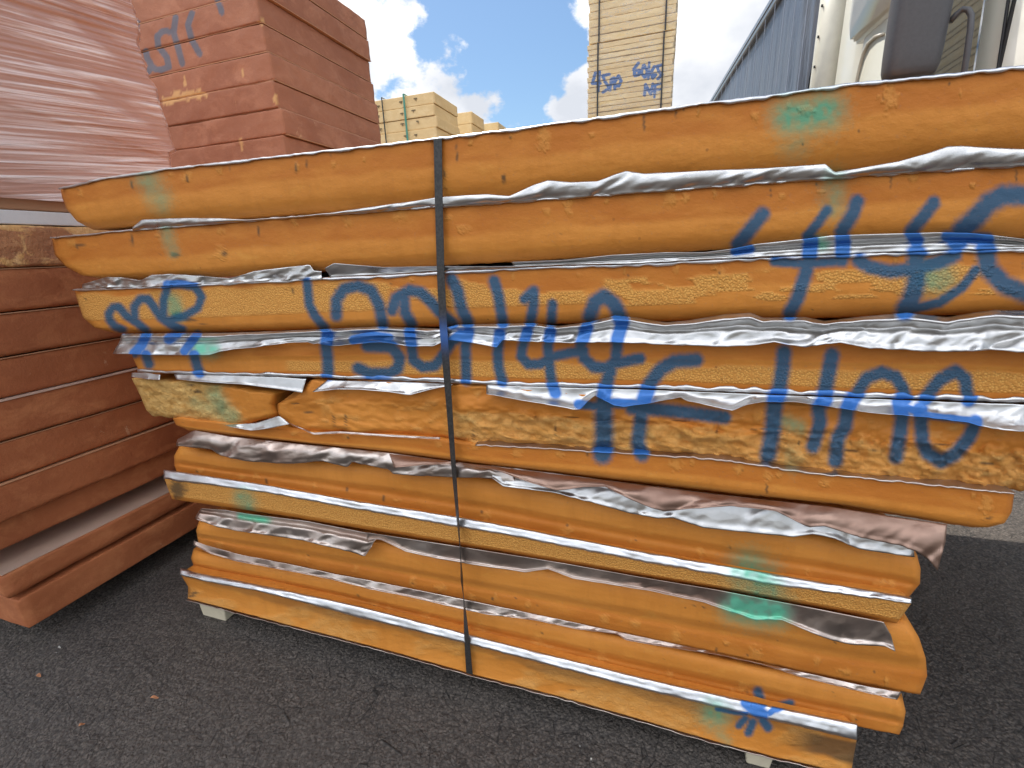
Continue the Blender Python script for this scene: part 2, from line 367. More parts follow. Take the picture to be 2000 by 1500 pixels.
def cloud_mask(px, py):
    out = np.zeros(px.shape)
    for pts, w, amp in GR:
        p = np.array(pts, float); dm = np.full(px.shape, 1e9)
        for a, b in zip(p[:-1], p[1:]):
            ab = b - a; t = np.clip(((px - a[0]) * ab[0] + (py - a[1]) * ab[1]) / (ab @ ab + 1e-9), 0, 1)
            dm = np.minimum(dm, np.hypot(px - a[0] - t * ab[0], py - a[1] - t * ab[1]))
        out = np.maximum(out, amp * np.exp(-(dm / (w * .60)) ** 2 * 1.1))
    return out * (1.1 - .5 * vnoise(px / 9, py / 9, 3))

# ------------------------------------------------------------------ the strapped stack of foil-faced boards
FOAM = foam_main(); FOIL = foil_mat('aluminium_foil'); FOILB = foil_mat('foil_brown_reflection', (.60, .53, .48), .36, 1, (.46, .36, .31)); FOILW = foil_mat('dull_foil_underside', (.40, .27, .21), .5, .8, (.34, .22, .17))  # FOILB: brown reflections of foam and ground painted into its colour
LIP = foil_mat('foil_edge', (.70, .70, .71), .34, .3)
Y0 = .90; XR = 1.32; DEPTH = 1.55
def coons(top, bot, left, right, n, m):
    T = poly_at(top, n); B = poly_at(bot, n); Lf = poly_at(left, m); Rt = poly_at(right, m)
    u = np.linspace(0, 1, n)[None, :, None]; v = np.linspace(0, 1, m)[:, None, None]
    P = (1 - v) * T[None] + v * B[None] + (1 - u) * Lf[:, None] + u * Rt[:, None] - ((1 - u) * (1 - v) * T[0] + u * (1 - v) * T[-1] + (1 - u) * v * B[0] + u * v * B[-1])
    return P
def unproj(P, Y):
    D = (P[..., 0:1] - 1000) * R[:, 0] + (P[..., 1:2] - 750) * R[:, 1] + FOC * R[:, 2]
    W = D * (Y / D[..., 1])[..., None]; W[..., 2] += H; return W
def proj(x, y, z):
    c = R.T @ np.array([x, y, z - H]); return (1000 + FOC * c[0] / c[2], 750 + FOC * c[1] / c[2])
def extend(pl, Y):
    """carry a traced edge on, level, to the board's far right end outside the picture"""
    w = onY(*pl[-1], Y); w0 = onY(*pl[-2], Y)
    return list(pl) + [proj(w[0] + (XR - w[0]) * k, Y, w[2]) for k in (.25, .5, .75, 1)]
def prof_round_bottom(v): return .038 * (1 - np.sqrt(np.clip(1 - (np.clip((v - .42) / .58, 0, 1)) ** 2, 0, 1)))
def prof_round_top(v): return .034 * (1 - np.sqrt(np.clip(1 - (np.clip((.42 - v) / .42, 0, 1)) ** 2, 0, 1))) + .012 * sstep(.52, .68, v) - .003 * sstep(.7, .78, v)
def prof_flat(v): return .004 * v
def prof_groove(v): return .022 * (1 - np.sqrt(np.clip(1 - (np.clip((.3 - v) / .3, 0, 1)) ** 2, 0, 1))) + .003 * np.exp(-((v - .5) / .03) ** 2) + .004 * sstep(.5, .56, v)
def prof_lowround(v): return .006 * sstep(.0, .8, v) + .014 * np.clip((v - .8) / .2, 0, 1) ** 2

ALLB = {}
def make_board(key, label, top, bot, Y, prof, left=None, right=None, ext=True, cells=None, scars=(), darks=(), tanf=None, band=None, wav=.002, edgej=.8, seed=1, disp=None, parent=None, m=34, back=None, darkf=None):
    if ext: top = extend(top, Y); bot = extend(bot, Y)
    left = left or [top[0], bot[0]]; right = right or [top[-1], bot[-1]]
    left = [top[0]] + left[1:-1] + [bot[0]]; right = [top[-1]] + right[1:-1] + [bot[-1]]
    span = top[-1][0] - top[0][0]; n = max(60, int(span / 4.2)) 
    P = coons(top, bot, left, right, n, m)
    u = np.linspace(0, 1, n)[None].repeat(m, 0); v = np.linspace(0, 1, m)[:, None].repeat(n, 1)
    px, py = P[..., 0], P[..., 1]
    P[..., 1] += ((vnoise(px / 12, py * 0, seed) - .5) * edgej * 1.8 + (vnoise(px / 50, py * 0, seed + 5) - .5) * edgej * 1.0) * np.abs(2 * v - 1) ** 6
    yo = prof(v) + (fbm(px / 160, py / 60, seed, 3) - .5) * wav * 1.2 + (fbm(px / 16, py / 12, seed + 2, 3) - .5) * wav * .5
    W0 = unproj(P, np.full(px.shape, Y)); endr = np.minimum(px - top[0][0], 1e6)
    yo = yo + .012 * np.clip(1 - (px - P[:, :1, 0]) / 14, 0, 1) ** 2 + (0 if ext else .012 * np.clip(1 - (P[:, -1:, 0] - px) / 14, 0, 1) ** 2)
    yo = yo + .0045 * np.exp(-((px - (852 + (py - 270) * .062)) / 9) ** 2)
    if disp is not None: yo = yo + disp(px, py, v)
    W = unproj(P, Y + yo)
    at = {}
    inpic = px < 2060
    at['paint'] = stroke_mask(px, py, BL, .6) * inpic; at['green'] = cloud_mask(px, py) * inpic
    cl = np.zeros(px.shape)
    if cells: cl = cells(px, py, v)
    at['cells'] = cl
    rs = random.Random(seed * 7 + 1); scars = list(scars); darks = list(darks); xx = top[0][0] + 40
    tl_ = np.array(top, float); bl_ = np.array(bot, float)
    while xx < min(2050, top[-1][0] - 20):
        yt_ = np.interp(xx, tl_[:, 0], tl_[:, 1]); yb_ = np.interp(xx, bl_[:, 0], bl_[:, 1]); f_ = .16 if prof is prof_round_bottom else .84
        if prof in (prof_round_bottom, prof_round_top):
            scars.append((xx, yt_ + (yb_ - yt_) * (f_ + rs.uniform(-.08, .08)), rs.uniform(3, 11), rs.uniform(4, 13)))
            if rs.random() < .5: darks.append((xx + rs.uniform(-30, 30), yt_ + (yb_ - yt_) * (f_ + rs.uniform(-.1, .1)), rs.uniform(.8, 1.6), rs.uniform(3, 12)))
            if rs.random() < .6: darks.append((xx + rs.uniform(-40, 40), yt_ + (yb_ - yt_) * rs.uniform(.1, .9), rs.uniform(1.2, 2.6), rs.uniform(1, 2.4)))
        xx += rs.uniform(60, 210)
    sc = np.zeros(px.shape)
    for (x, y, w, h) in scars:
        nn = fbm(px / 7, py / 7, seed + 8, 3)
        sc = np.maximum(sc, (1 - sstep(.3, 1.1, np.hypot((px - x) / w, (py - y) / h) + (nn - .5) * 1.6)))
    at['scar'] = sc
    dk = np.zeros(px.shape)
    for (x, y, w, h) in darks:
        nn = fbm(px / 6, py / 6, seed + 9, 3)
        dk = np.maximum(dk, (1 - sstep(.4, 1.05, np.hypot((px - x) / w, (py - y) / h) + (nn - .5) * .9)))
    if darkf: dk = np.maximum(dk, darkf(px, py, v))
    at['dark'] = dk
    at['tan'] = tanf(px, py, v) if tanf else np.zeros(px.shape)
    at['edge'] = band(px, py, v) if band else (1 - sstep(.30, .40, v + (fbm(px / 90, py * 0, seed + 4, 2) - .5) * .12))
    # closed loft: top back row, face rows, bottom back row
    e = np.array([[W[0, j, 0], Y + DEPTH, W[0, j, 2]] for j in range(n)]); f = np.array([[W[-1, j, 0], Y + DEPTH, W[-1, j, 2]] for j in range(n)])
    e1 = W[0] + np.array([0, .03, 0]); f1 = W[-1] + np.array([0, .05, 0])
    V = np.concatenate([e[None], e1[None], W, f1[None], f[None]], 0); mm = V.shape[0]
    idx = np.arange(mm * n).reshape(mm, n)
    F = np.stack([idx[:-1, :-1], idx[1:, :-1], idx[1:, 1:], idx[:-1, 1:]], -1).reshape(-1, 4)
    faces = F.tolist() + [[int(a), int(b), int(c), int(d)] for a, b, c, d in zip(idx[-1, :-1], idx[0, :-1], idx[0, 1:], idx[-1, 1:])]
    faces += [idx[:, 0].tolist()[::-1], idx[:, -1].tolist()]
    pad = lambda a: np.concatenate([np.zeros((2, n)), a, np.zeros((2, n))], 0).ravel()
    if parent is None:
        mid = W[-1, n // 2]
        parent = empty('insulation_board', (float(mid[0]), Y + DEPTH / 2, float(W[-1, :, 2].min())))
        tag(parent, label, 'foam board', 'foil-faced foam boards in the strapped stack')
        ALLB[key] = parent
    o = mesh_obj('foam_core', V.reshape(-1, 3), faces, FOAM, parent, True, {k: pad(a) for k, a in at.items()})
    return parent, dict(top=top, bot=bot, Y=Y, W=W, px=px, py=py)
def lip(parent, line, Y, h, side=1, deep=.25, seed=0, name='foil_facing', j=1.0, out=.003, back=None, mat=None):
    """thin foil skin laid on the board's top (side=1) or underside (side=-1), lapping h metres over the front edge"""
    n = int((line[-1][0] - line[0][0]) / 5); T = poly_at(line, n); px, py = T[:, 0], T[:, 1]
    T[:, 1] += (vnoise(px / 9, px * 0, seed) - .5) * 1.6 * j
    Wf = unproj(T, np.full(n, Y)); hh = h * (.55 + .9 * vnoise(px / 22, px * 0, seed + 1)) 
    rows = []
    zo = Wf[:, 2]
    for (dy, dz) in [(-out, -1.0), (-out * 1.5, -.45), (-out * .8, 0.05), (.004, .16), (.02, .18), (deep, .18)]:
        r = Wf.copy(); r[:, 1] = Y + dy + (vnoise(px / 12, px * 0, seed + 3) - .5) * .0025 * (1 if dy < .01 else 0); r[:, 2] = zo + side * (dz * hh if dz < 0 else dz * h) + side * .0012
        rows.append(r)
    V = np.array(rows); mm = V.shape[0]; idx = np.arange(mm * n).reshape(mm, n)
    F = np.stack([idx[:-1, :-1], idx[:-1, 1:], idx[1:, 1:], idx[1:, :-1]], -1).reshape(-1, 4)
    pp = np.array([px] * mm); qq = np.array([py] * mm)
    inp = pp < 2060
    at = {'paint': (stroke_mask(pp, qq, BL, .6) * inp).ravel(), 'green': (cloud_mask(pp, qq) * inp).ravel()}
    o = mesh_obj(name, V.reshape(-1, 3), F.tolist(), mat or LIP, parent, True, at)
    so_ = o.modifiers.new('thickness', 'SOLIDIFY'); so_.thickness = .0008; so_.offset = 0
    return o
def ledge(parent, front, back, Yf, dy, seed=0):
    """foil skin rolling back from the board's front lip to the board above"""
    n = 420; A = poly_at(front, n); bk = np.array(back, float); rows = []; P_ = []
    B_ = np.c_[A[:, 0], np.interp(A[:, 0], bk[:, 0], bk[:, 1])]
    A[:, 1] += (vnoise(A[:, 0] / 10, A[:, 0] * 0, seed) - .5) * 1.6
    for t, yo, sag in [(-.16, 0, 0), (0, -.0022, 0), (.12, -.0015, 0), (.3, .12, 0), (.5, .3, 0), (.72, .55, 0), (.9, .85, 0), (1.02, 1.1, 0), (1.1, 3.0, 0)]:
        P = A + (B_ - A) * t; Y = Yf - .0035 + (yo * dy if yo > 0 else yo) + (fbm(P[:, 0] / 34, P[:, 0] * 0 + t * 2, seed + 2, 3) - .5) * .004
        rows.append(unproj(P, Y)); P_.append(P)
    V = np.array(rows); P_ = np.array(P_); mm = len(rows); idx = np.arange(mm * n).reshape(mm, n)
    F = np.stack([idx[:-1, :-1], idx[:-1, 1:], idx[1:, 1:], idx[1:, :-1]], -1).reshape(-1, 4)
    at = {'paint': stroke_mask(P_[..., 0], P_[..., 1], BL, .6).ravel(), 'green': cloud_mask(P_[..., 0], P_[..., 1]).ravel()}
    o = mesh_obj('foil_facing', V.reshape(-1, 3), F.tolist(), LIP, parent, True, at)
    so_ = o.modifiers.new('thickness', 'SOLIDIFY'); so_.thickness = .0008; so_.offset = 0
def flap(parent, up, lo, Yu, Yl, seed=0, amp=.006, mat=None, prof=None, m=16, freq=1.0, name='foil_flap', left=None, right=None, label=None, curl=.003):
    """torn loose foil between two traced edges, crumpled"""
    n = max(24, int(abs(up[-1][0] - up[0][0]) / 4.5))
    P = coons(up, lo, [up[0]] + (left or []) + [lo[0]], [up[-1]] + (right or []) + [lo[-1]], n, m); px, py = P[..., 0], P[..., 1]
    v = np.linspace(0, 1, m)[:, None].repeat(n, 1)
    a = px / 46 * freq; b = py / 30 * freq + px / 130
    r1 = lnoise(a, b, seed); r2 = lnoise(a * 2.2 + b * .8, b * 1.9 - a * .6, seed + 7); r3 = lnoise(a * 5 - b, b * 4.2, seed + 11)
    patchy = .35 + .9 * vnoise(px / 170, py * 0, seed + 3)
    cr = (r1 - .5) * 1.25 + (r2 - .5) * .55 * patchy + (r3 - .5) * .10 * patchy
    Yb = Yu + (Yl - Yu) * v + (prof(v, px) if prof else 0) - curl * sstep(.8, 1, v)
    st = np.exp(-((px - (850 + (py - 270) * .062)) / 34) ** 2)
    Yc = Yb + cr * amp * 2 * (.35 + .65 * v)
    Yc = Yc * (1 - st) + np.maximum(Yc, Y0 - .007) * st
    W = unproj(P, Yc)
    W[..., 2] += (r2 - .5) * amp * .35 * sstep(.0, .2, v)
    idx = np.arange(m * n).reshape(m, n)
    F = np.stack([idx[:-1, :-1], idx[:-1, 1:], idx[1:, 1:], idx[1:, :-1]], -1).reshape(-1, 4)
    inp = px < 2060
    at = {'paint': (stroke_mask(px, py, BL, .6) * inp).ravel(), 'green': (cloud_mask(px, py) * inp).ravel()}
    o = mesh_obj(name, W.reshape(-1, 3), F.tolist(), mat or FOIL, parent, True, at)
    so_ = o.modifiers.new('thickness', 'SOLIDIFY'); so_.thickness = .0006; so_.offset = 0
    if label: o['label'] = label
    return o
def cellband(v0, v1, x0=-1e9, x1=1e9, seed=3, thr=None):
    def f(px, py, v):
        w = v + (fbm(px / 60, py / 60, seed, 3) - .5) * .16
        k = sstep(v0 - .03, v0 + .03, w) * (1 - sstep(v1 - .02, v1 + .02, v)) * sstep(x0 - 8, x0 + 8, px) * (1 - sstep(x1 - 8, x1 + 8, px))
        if thr is not None: k = k * sstep(thr - .02, thr + .02, fbm(px / 120, py / 26, seed + 1, 4))
        return k
    return f
def pts_scars(lst, w=10, h=20): return [(x, y, w, h) for x, y in lst]

# 1 ---- top board
T1 = [(118,368),(200,349),(330,330),(600,300),(850,272),(1000,254),(1140,235),(1360,205),(1500,189),(1660,165),(1750,158),(2000,131)]
B1 = [(183,449),(300,441),(450,430),(650,417),(850,401),(1000,388),(1250,364),(1620,336),(2000,307)]
b, g1 = make_board('b1', 'topmost orange foam board with a turquoise spray cloud towards its right end', T1, B1, Y0, prof_round_bottom,
    left=[0, (121,385), (130,408), (150,432), 0], scars=[(1062,270,16,34),(1738,190,16,42),(1575,215,22,12),(365,345,10,14),(865,350,9,22),(1475,228,10,12)],
    darks=[(1258,240,3,24),(892,298,2.5,20),(258,362,3,12),(366,350,2,11),(600,320,3,12),(984,348,7,12),(868,338,4,10),(1320,222,2,12)], seed=11)
lip(b, extend(T1, Y0), Y0, .0045, 1, .5, 3)
# 2
T2 = [(101,465),(250,450),(525,427),(750,411),(856,403),(1025,392),(1250,375),(1400,364),(1625,347),(1850,331),(2000,322)]
B2 = [(215,547),(330,545),(450,540),(650,528),(860,519),(1100,506),(1250,497),(1500,482),(1800,468),(2000,466)]
b, g2 = make_board('b2', 'second orange foam board from the top, smooth, blue spray strokes at its right', T2, B2, Y0 + .002, prof_round_bottom,
    left=[0, (107,498), (127,520), (160,538), 0], scars=[(780,420,14,20),(905,445,14,12),(1110,400,10,26),(1310,390,14,20),(430,495,12,16),(1395,375,6,16)],
    darks=[(258,468,4,14),(155,478,14,3),(438,495,9,8),(342,498,10,7),(505,450,2.5,12),(1740,350,2.5,22),(1985,345,2.5,22),(1505,375,1.5,16)], seed=21)
lip(b, extend(T2, Y0), Y0 + .002, .004, 1, .5, 5)
F1u = [(259,444),(277,429),(350,426),(431,426),(480,429),(560,424),(650,415),(740,402),(815,392),(852,386),(912,381),(950,379),(995,383),(1040,362),(1070,352),(1115,356),(1167,354),(1200,341),(1224,334),(1257,339),(1320,336),(1400,332),(1500,328),(1561,324),(1612,320),(1630,336),(1680,328),(1756,315),(1810,300),(1850,286),(1880,285),(1940,289),(2000,291),(2100,292),(2300,296)]
F1l = [(x, y + 1) for x, y in [(259,451),(525,428),(750,412),(856,404),(1025,393),(1250,376),(1400,365),(1625,348),(1850,332),(2000,323),(2100,316),(2300,300)]]
flap(b, F1u, F1l, Y0 - .009, Y0 + .0, 2, .0035, FOIL, lambda v, px: -.006 * np.sin(v * 3.1))
# 3
T3 = [(145,566),(260,562),(375,557),(650,543),(750,539),(860,532),(1025,523),(1250,516),(1400,508),(1550,502),(1850,491),(2000,488)]
B3 = [(222,650),(330,650),(450,648),(650,642),(860,637),(1100,632),(1306,627),(1587,621),(1800,616),(2000,613)]
b, g3 = make_board('b3', 'third foam board from the top, yellow pitted band crossed by blue spray writing', T3, B3, Y0 - .001, prof_round_bottom,
    left=[0, (152,590), (162,620), (185,640), 0], cells=lambda px, py, v: np.clip(cellband(.08, .52, -100, 760, 3)(px, py, v) + cellband(.12, .55, 700, 1150, 5, .5)(px, py, v) + cellband(.2, .62, 1180, 2100, 6, .5)(px, py, v), 0, 1),
    scars=[(1410,540,12,20)], darks=[(370,625,20,4),(345,615,12,10),(395,632,18,1.5)], seed=31)
lip(b, extend(T3, Y0), Y0 - .001, .005, 1, .5, 7)
F2u = [(161,555),(185,548),(210,541),(240,542),(274,548),(296,537),(337,535),(390,539),(450,544),(499,529),(560,522),(605,517),(613,529),(628,530)]
F2l = [(161,563),(260,561),(375,556),(628,544)]
flap(b, F2u, F2l, Y0 - .005, Y0 - .004, 12, .007, FOIL, freq=2.2, m=12)
flap(b, [(634,524),(652,514),(700,518),(750,522),(856,520),(965,521),(1010,520)], [(645,541),(700,538),(750,536),(856,528),(965,522),(1012,521)], Y0 - .012, Y0 + .001, 13, .003, FOIL)
F2u2 = [(999,512),(1100,508),(1197,498),(1300,493),(1377,493),(1430,486),(1475,477),(1569,467),(1625,460),(1720,457),(1831,454),(1890,455),(1936,459),(2000,467),(2300,464)]
F2l2 = [(1005,521),(1100,517),(1250,514),(1400,505),(1550,499),(1700,494),(1850,488),(2000,486),(2300,478)]
flap(b, F2u2, F2l2, Y0 - .012, Y0 - .004, 14, .004, FOIL, lambda v, px: .012 * np.exp(-((v - .45) / .12) ** 2), m=16)
# 4
T4 = [(254,676),(450,668),(860,655),(1100,652),(1400,655),(1700,660),(2000,666)]
B4 = [(272,726),(375,729),(650,736),(867,745),(1025,752),(1250,756),(1400,762),(1625,771),(1850,779),(2000,784)]
b, g4 = make_board('b4', 'fourth foam board from the top, silver underside, wide foil curtain hanging over it', T4, B4, Y0 + .006, prof_groove,
    left=[0, (260,700), 0], cells=cellband(.56, .86, 560, 2300, 13), band=lambda px, py, v: np.maximum(sstep(.84, .9, v), 1 - sstep(.4, .46, v)) * .9, seed=41)
lip(b, extend(B4, Y0), Y0 + .004, .0085, -1, .5, 9, j=.6)
F3u = [(239,652),(300,651),(450,650),(560,646),(650,642),(744,638),(800,640),(860,642),(894,634),(1040,631),(1092,637),(1152,629),(1201,616),(1240,620),(1302,630),(1344,626),(1380,620),(1415,614),(1467,611),(1490,621),(1572,619),(1610,627),(1690,618),(1771,611),(1850,620),(1900,611),(1947,605),(2000,607),(2300,606)]
F3l = [(220,691),(259,692),(322,694),(409,693),(430,686),(450,683),(500,678),(562,670),(600,668),(650,676),(700,671),(744,668),(775,673),(807,677),(845,676),(875,664),(920,670),(970,678),(982,664),(1025,667),(1119,670),(1194,668),(1290,673),(1400,677),(1460,676),(1512,668),(1572,678),(1640,669),(1700,680),(1831,687),(1936,684),(2000,688),(2300,694)]
flap(b, F3u, F3l, Y0 - .004, Y0 - .018, 15, .006, FOIL, lambda v, px: -.016 * np.exp(-((v - .16) / .09) ** 2) + .006 * np.exp(-((v - .38) / .1) ** 2), m=26, left=[(232, 670)])
flap(b, [(600,668),(640,660),(690,653),(744,646),(800,650),(845,655),(868,648)], [(612,672),(650,665),(700,657),(740,655),(790,657),(845,661),(872,650)], Y0 - .02, Y0 - .032, 16, .004, FOIL, m=8)
# 5 torn board, two pieces
def d5(px, py, v):
    r = np.abs(fbm(px / 48 - py / 70, py / 22, 91, 4) - .5) * 2
    w = sstep(860, 960, px)
    return (.35 - r) * .034 * (.3 + .7 * w) * sstep(.25, .5, v) + (lnoise(px / 46, py / 24, 9) - .5) * .014 * w + (fbm(px / 20, py / 14, 93, 3) - .5) * .006 + .007 * np.sin(px / 40) * (1 - w) * sstep(.2, .6, v)
T5 = [(257,738),(330,746),(420,752),(490,766),(545,772)]; B5 = [(297,812),(340,816),(400,826),(457,831),(500,823),(552,812)]
b, g5 = make_board('b5', 'fifth board from the top, badly torn rough tan foam in two lumps', T5, B5, Y0 + .004, prof_lowround, left=[0, (275,775), (285,800), 0], right=[0, (538,790), 0], ext=False,
    tanf=lambda px, py, v: 1 - sstep(440, 465, px + (v - .5) * -60 + (fbm(px / 18, py / 18, 4, 3) - .5) * 40), band=lambda px, py, v: v * 0, wav=.006, edgej=2.2, seed=51,
    darks=[(386,765,9,4),(372,752,12,2.5),(420,752,8,3),(455,755,22,2.5)], disp=lambda px, py, v: (fbm(px / 22, py / 12, 77, 4) - .5) * .016 * (1 - sstep(430, 470, px)) + .03 * sstep(515, 560, px) ** 2)
T5b = [(606,744),(640,748),(700,745),(800,748),(900,752),(1100,768),(1400,782),(1700,800),(2000,818)]
B5b = [(585,838),(612,845),(662,840),(700,846),(762,848),(837,853),(882,852),(927,866),(990,866),(1055,870),(1175,878),(1287,885),(1400,893),(1475,906),(1600,922),(1737,936),(2000,959)]
make_board('b5', '', T5b, B5b, Y0 + .002, prof_lowround, left=[0, (575,775), (541,788), (543,808), (560,826), 0], wav=.007, edgej=2.4, seed=55, parent=b, disp=d5,
    tanf=lambda px, py, v: .5 * sstep(860, 900, px) * sstep(.45, .55, v + (fbm(px / 40, py / 20, 6, 2) - .5) * .2) * (1 - .3 * sstep(1400, 1500, px)) + .35 * sstep(.55, .9, fbm(px / 30, py / 16, 61, 3)) , band=lambda px, py, v: (1 - sstep(.3, .45, v)) * .5,
    scars=[(1480,812,9,18),(1600,860,60,18),(1720,890,70,14),(1330,850,60,14),(1050,845,60,14)],
    darks=[(652,815,2,22),(675,820,2,18),(600,805,18,1.6),(1178,875,12,4),(578,788,10,1.5),(1660,880,60,1.8),(1500,838,50,1.6),(925,850,1.6,20),(1010,838,14,1.4),(1120,815,14,1.5),(1085,842,1.5,14),(1330,822,26,1.5),(1400,838,1.5,16),(1560,868,1.6,16),(1845,868,30,1.8),(1930,905,24,1.8)], m=40)
flap(b, [(258,728),(285,728),(313,732)], [(256,736),(285,740),(312,742)], Y0 - .006, Y0 - .01, 17, .003, FOIL, m=8)
flap(b, [(340,731),(450,733),(540,736),(598,740)], [(345,741),(400,746),(475,751),(540,759),(590,767)], Y0 + .002, Y0 - .008, 18, .002, FOIL, m=10)
flap(b, [(640,742),(706,744),(800,746),(884,750)], [(610,766),(660,760),(706,761),(760,766),(800,772),(840,761),(883,752)], Y0 + .002, Y0 - .014, 19, .003, FOIL, m=12)
F4u = [(950,752),(1025,755),(1250,761),(1400,767),(1625,776),(1850,785),(2000,790),(2300,800)]
F4l = [(950,769),(1025,783),(1085,793),(1119,800),(1134,799),(1148,783),(1162,772),(1180,782),(1200,792),(1220,794),(1269,787),(1329,776),(1342,783),(1385,792),(1430,802),(1460,790),(1490,785),(1550,785),(1625,795),(1700,806),(1812,815),(1887,825),(1944,838),(2000,843),(2300,860)]
flap(b, F4u, F4l, Y0 + .0, Y0 - .024, 20, .005, FOIL, lambda v, px: .006 * np.sin(v * 3.1), m=18)
# 6
T6 = [(337,816),(450,830),(600,846),(760,851),(930,869),(1180,882),(1400,897),(1600,925),(1775,941),(1981,964)]
B6 = [(368,840),(450,850),(700,876),(900,901),(1187,935),(1400,961),(1625,984),(1812,1017),(1900,1030)]
b, g6 = make_board('b6', 'slim orange board directly under the torn one, rounded right end sticking out', T6, B6, Y0 + .004, prof_round_bottom,
    left=[0, (344,830), 0], right=[0, (1976,1000), (1962,1022), (1930,1030), 0], ext=False, scars=[(1010,885,10,14),(1170,898,8,12),(1320,905,14,16),(1500,930,12,14),(1610,940,14,14),(1925,985,16,26)], darks=[(1498,955,3,14),(1932,1012,10,2.5)], seed=61)
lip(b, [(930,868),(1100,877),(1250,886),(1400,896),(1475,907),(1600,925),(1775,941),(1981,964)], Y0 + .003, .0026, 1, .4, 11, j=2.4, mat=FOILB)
flap(b, [(455,829),(500,826),(545,812),(560,822)], [(440,831),(490,841),(530,836),(566,828)], Y0 - .004, Y0 - .012, 22, .004, FOIL, m=8, freq=1.6)
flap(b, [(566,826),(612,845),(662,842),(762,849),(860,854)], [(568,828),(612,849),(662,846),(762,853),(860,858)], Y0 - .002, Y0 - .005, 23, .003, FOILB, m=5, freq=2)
# 7
T7 = [(352,868),(450,885),(600,893),(760,905),(980,935),(1200,978),(1400,1012),(1600,1040),(1790,1080)]
B7 = [(345,922),(500,945),(700,980),(912,1014),(1000,1030),(1250,1078),(1400,1104),(1500,1121),(1775,1166)]
L8 = [(320,932),(345,937),(500,957),(700,993),(900,1028),(1000,1045),(1250,1094),(1400,1120),(1500,1138),(1780,1178)]
b, g7 = make_board('b7', 'round-topped board under a pinkish foil sheet that sticks out at its right end', T7, B7, Y0 + .028, prof_round_top,
    left=[0, (340,890), (341,910), 0], right=[0, (1798,1110), (1797,1140), 0], ext=False, scars=[(950,1010,10,16),(1110,1038,14,12),(1370,1080,10,14),(1730,1140,22,12),(500,930,8,10)],
    darks=[(1425,1068,1.5,8),(520,945,1.5,14),(678,958,1.2,14)], band=lambda px, py, v: sstep(.6, .68, v) * .9, seed=71)
F5u = [(347,858),(380,840),(450,852),(600,868),(700,878),(760,884),(900,903),(1000,914)]
F5l = [(345,871),(380,874),(412,878),(432,890),(475,900),(540,905),(575,905),(630,900),(655,907),(680,912),(688,902),(759,917),(768,926),(860,931),(967,935),(982,950),(1010,953)]
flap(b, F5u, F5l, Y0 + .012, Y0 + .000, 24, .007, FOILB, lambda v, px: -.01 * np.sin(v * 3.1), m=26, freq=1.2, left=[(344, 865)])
F5cu = [(960,908),(1100,926),(1187,938),(1400,965),(1625,990),(1780,1014)]
F5cl = [(962,934),(982,950),(1040,957),(1075,961),(1150,980),(1225,1001),(1285,1013),(1312,1011),(1374,1031),(1460,1040),(1550,1049),(1587,1043),(1632,1053),(1674,1071),(1720,1079),(1786,1089)]
flap(b, F5cu, F5cl, Y0 + .016, Y0 - .010, 44, .004, FOIL, lambda v, px: -.004 * np.sin(v * 3.1), m=26, freq=.8)
F5bu = [(760,886),(900,904),(1100,928),(1187,939),(1400,966),(1625,990),(1750,1010),(1850,1024)]
F5bl = [(770,914),(830,908),(900,905),(960,915),(1020,938),(1087,958),(1140,952),(1182,951),(1225,973),(1260,988),(1297,999),(1350,994),(1400,990),(1430,989),(1512,997),(1580,1030),(1610,1027),(1681,1050),(1756,1065),(1790,1077),(1812,1092),(1831,1114)]
flap(b, F5bu, F5bl, Y0 - .004, Y0 - .030, 25, .006, FOILW, lambda v, px: -.008 * np.sin(v * 3.1), m=24, freq=.7, name='foil_flap', right=[(1846, 1060)], label='pinkish brown crumpled sheet with a pointed corner')
# 8
B8 = [(336,975),(525,1003),(750,1040),(900,1065),(1250,1124),(1400,1149),(1600,1186),(1752,1217)]
b, g8 = make_board('b8', 'straight pitted board with a thin bright silver ledge, midway down the lower half', L8, B8, Y0 - .001, prof_lowround,
    left=[0, (330,960), 0], right=[0, (1768,1195), 0], ext=False, cells=cellband(-.1, .82, -100, 3000, 15), darks=[(348,955,22,26)], band=lambda px, py, v: v * 0, seed=81)
ledge(b, L8, [(320,919)] + B7[:-1] + [(1782,1168)], Y0 - .001, .007, 13)
# 9
T9 = [(389,1016),(487,1020),(712,1050),(912,1085),(1119,1115),(1400,1160),(1600,1195),(1771,1204)]
B9 = [(388,1063),(469,1084),(562,1101),(650,1120),(750,1139),(912,1172),(1081,1208),(1250,1243),(1400,1274),(1600,1318),(1797,1357)]
b, g9 = make_board('b9', 'thick smooth orange board with bulging right end, third from the bottom of the stack', T9, B9, Y0 + .022, prof_round_top,
    left=[0, (383,1036), 0], right=[0, (1795,1245), (1808,1285), (1811,1320), 0], ext=False, scars=[(860,1150,14,10),(920,1170,10,10),(1180,1210,10,12),(1320,1240,10,14),(1475,1275,14,16),(1650,1312,16,8)],
    darks=[(1355,1183,3,2.5),(1375,1187,3,2.5),(1630,1256,3,2.5)], band=lambda px, py, v: sstep(.66, .72, v) * .9, seed=91)
F6u = [(392,993),(440,996),(487,1004),(600,1018),(712,1040),(742,1044)]
F6l = [(380,1013),(424,1029),(469,1038),(544,1048),(590,1055),(637,1067),(694,1080),(712,1087),(724,1070)]
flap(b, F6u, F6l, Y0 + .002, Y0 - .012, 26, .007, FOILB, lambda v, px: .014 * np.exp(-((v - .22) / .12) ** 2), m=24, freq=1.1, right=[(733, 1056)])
F6bu = [(716,1040),(900,1068),(1100,1100),(1250,1127),(1400,1152),(1600,1190),(1726,1215)]
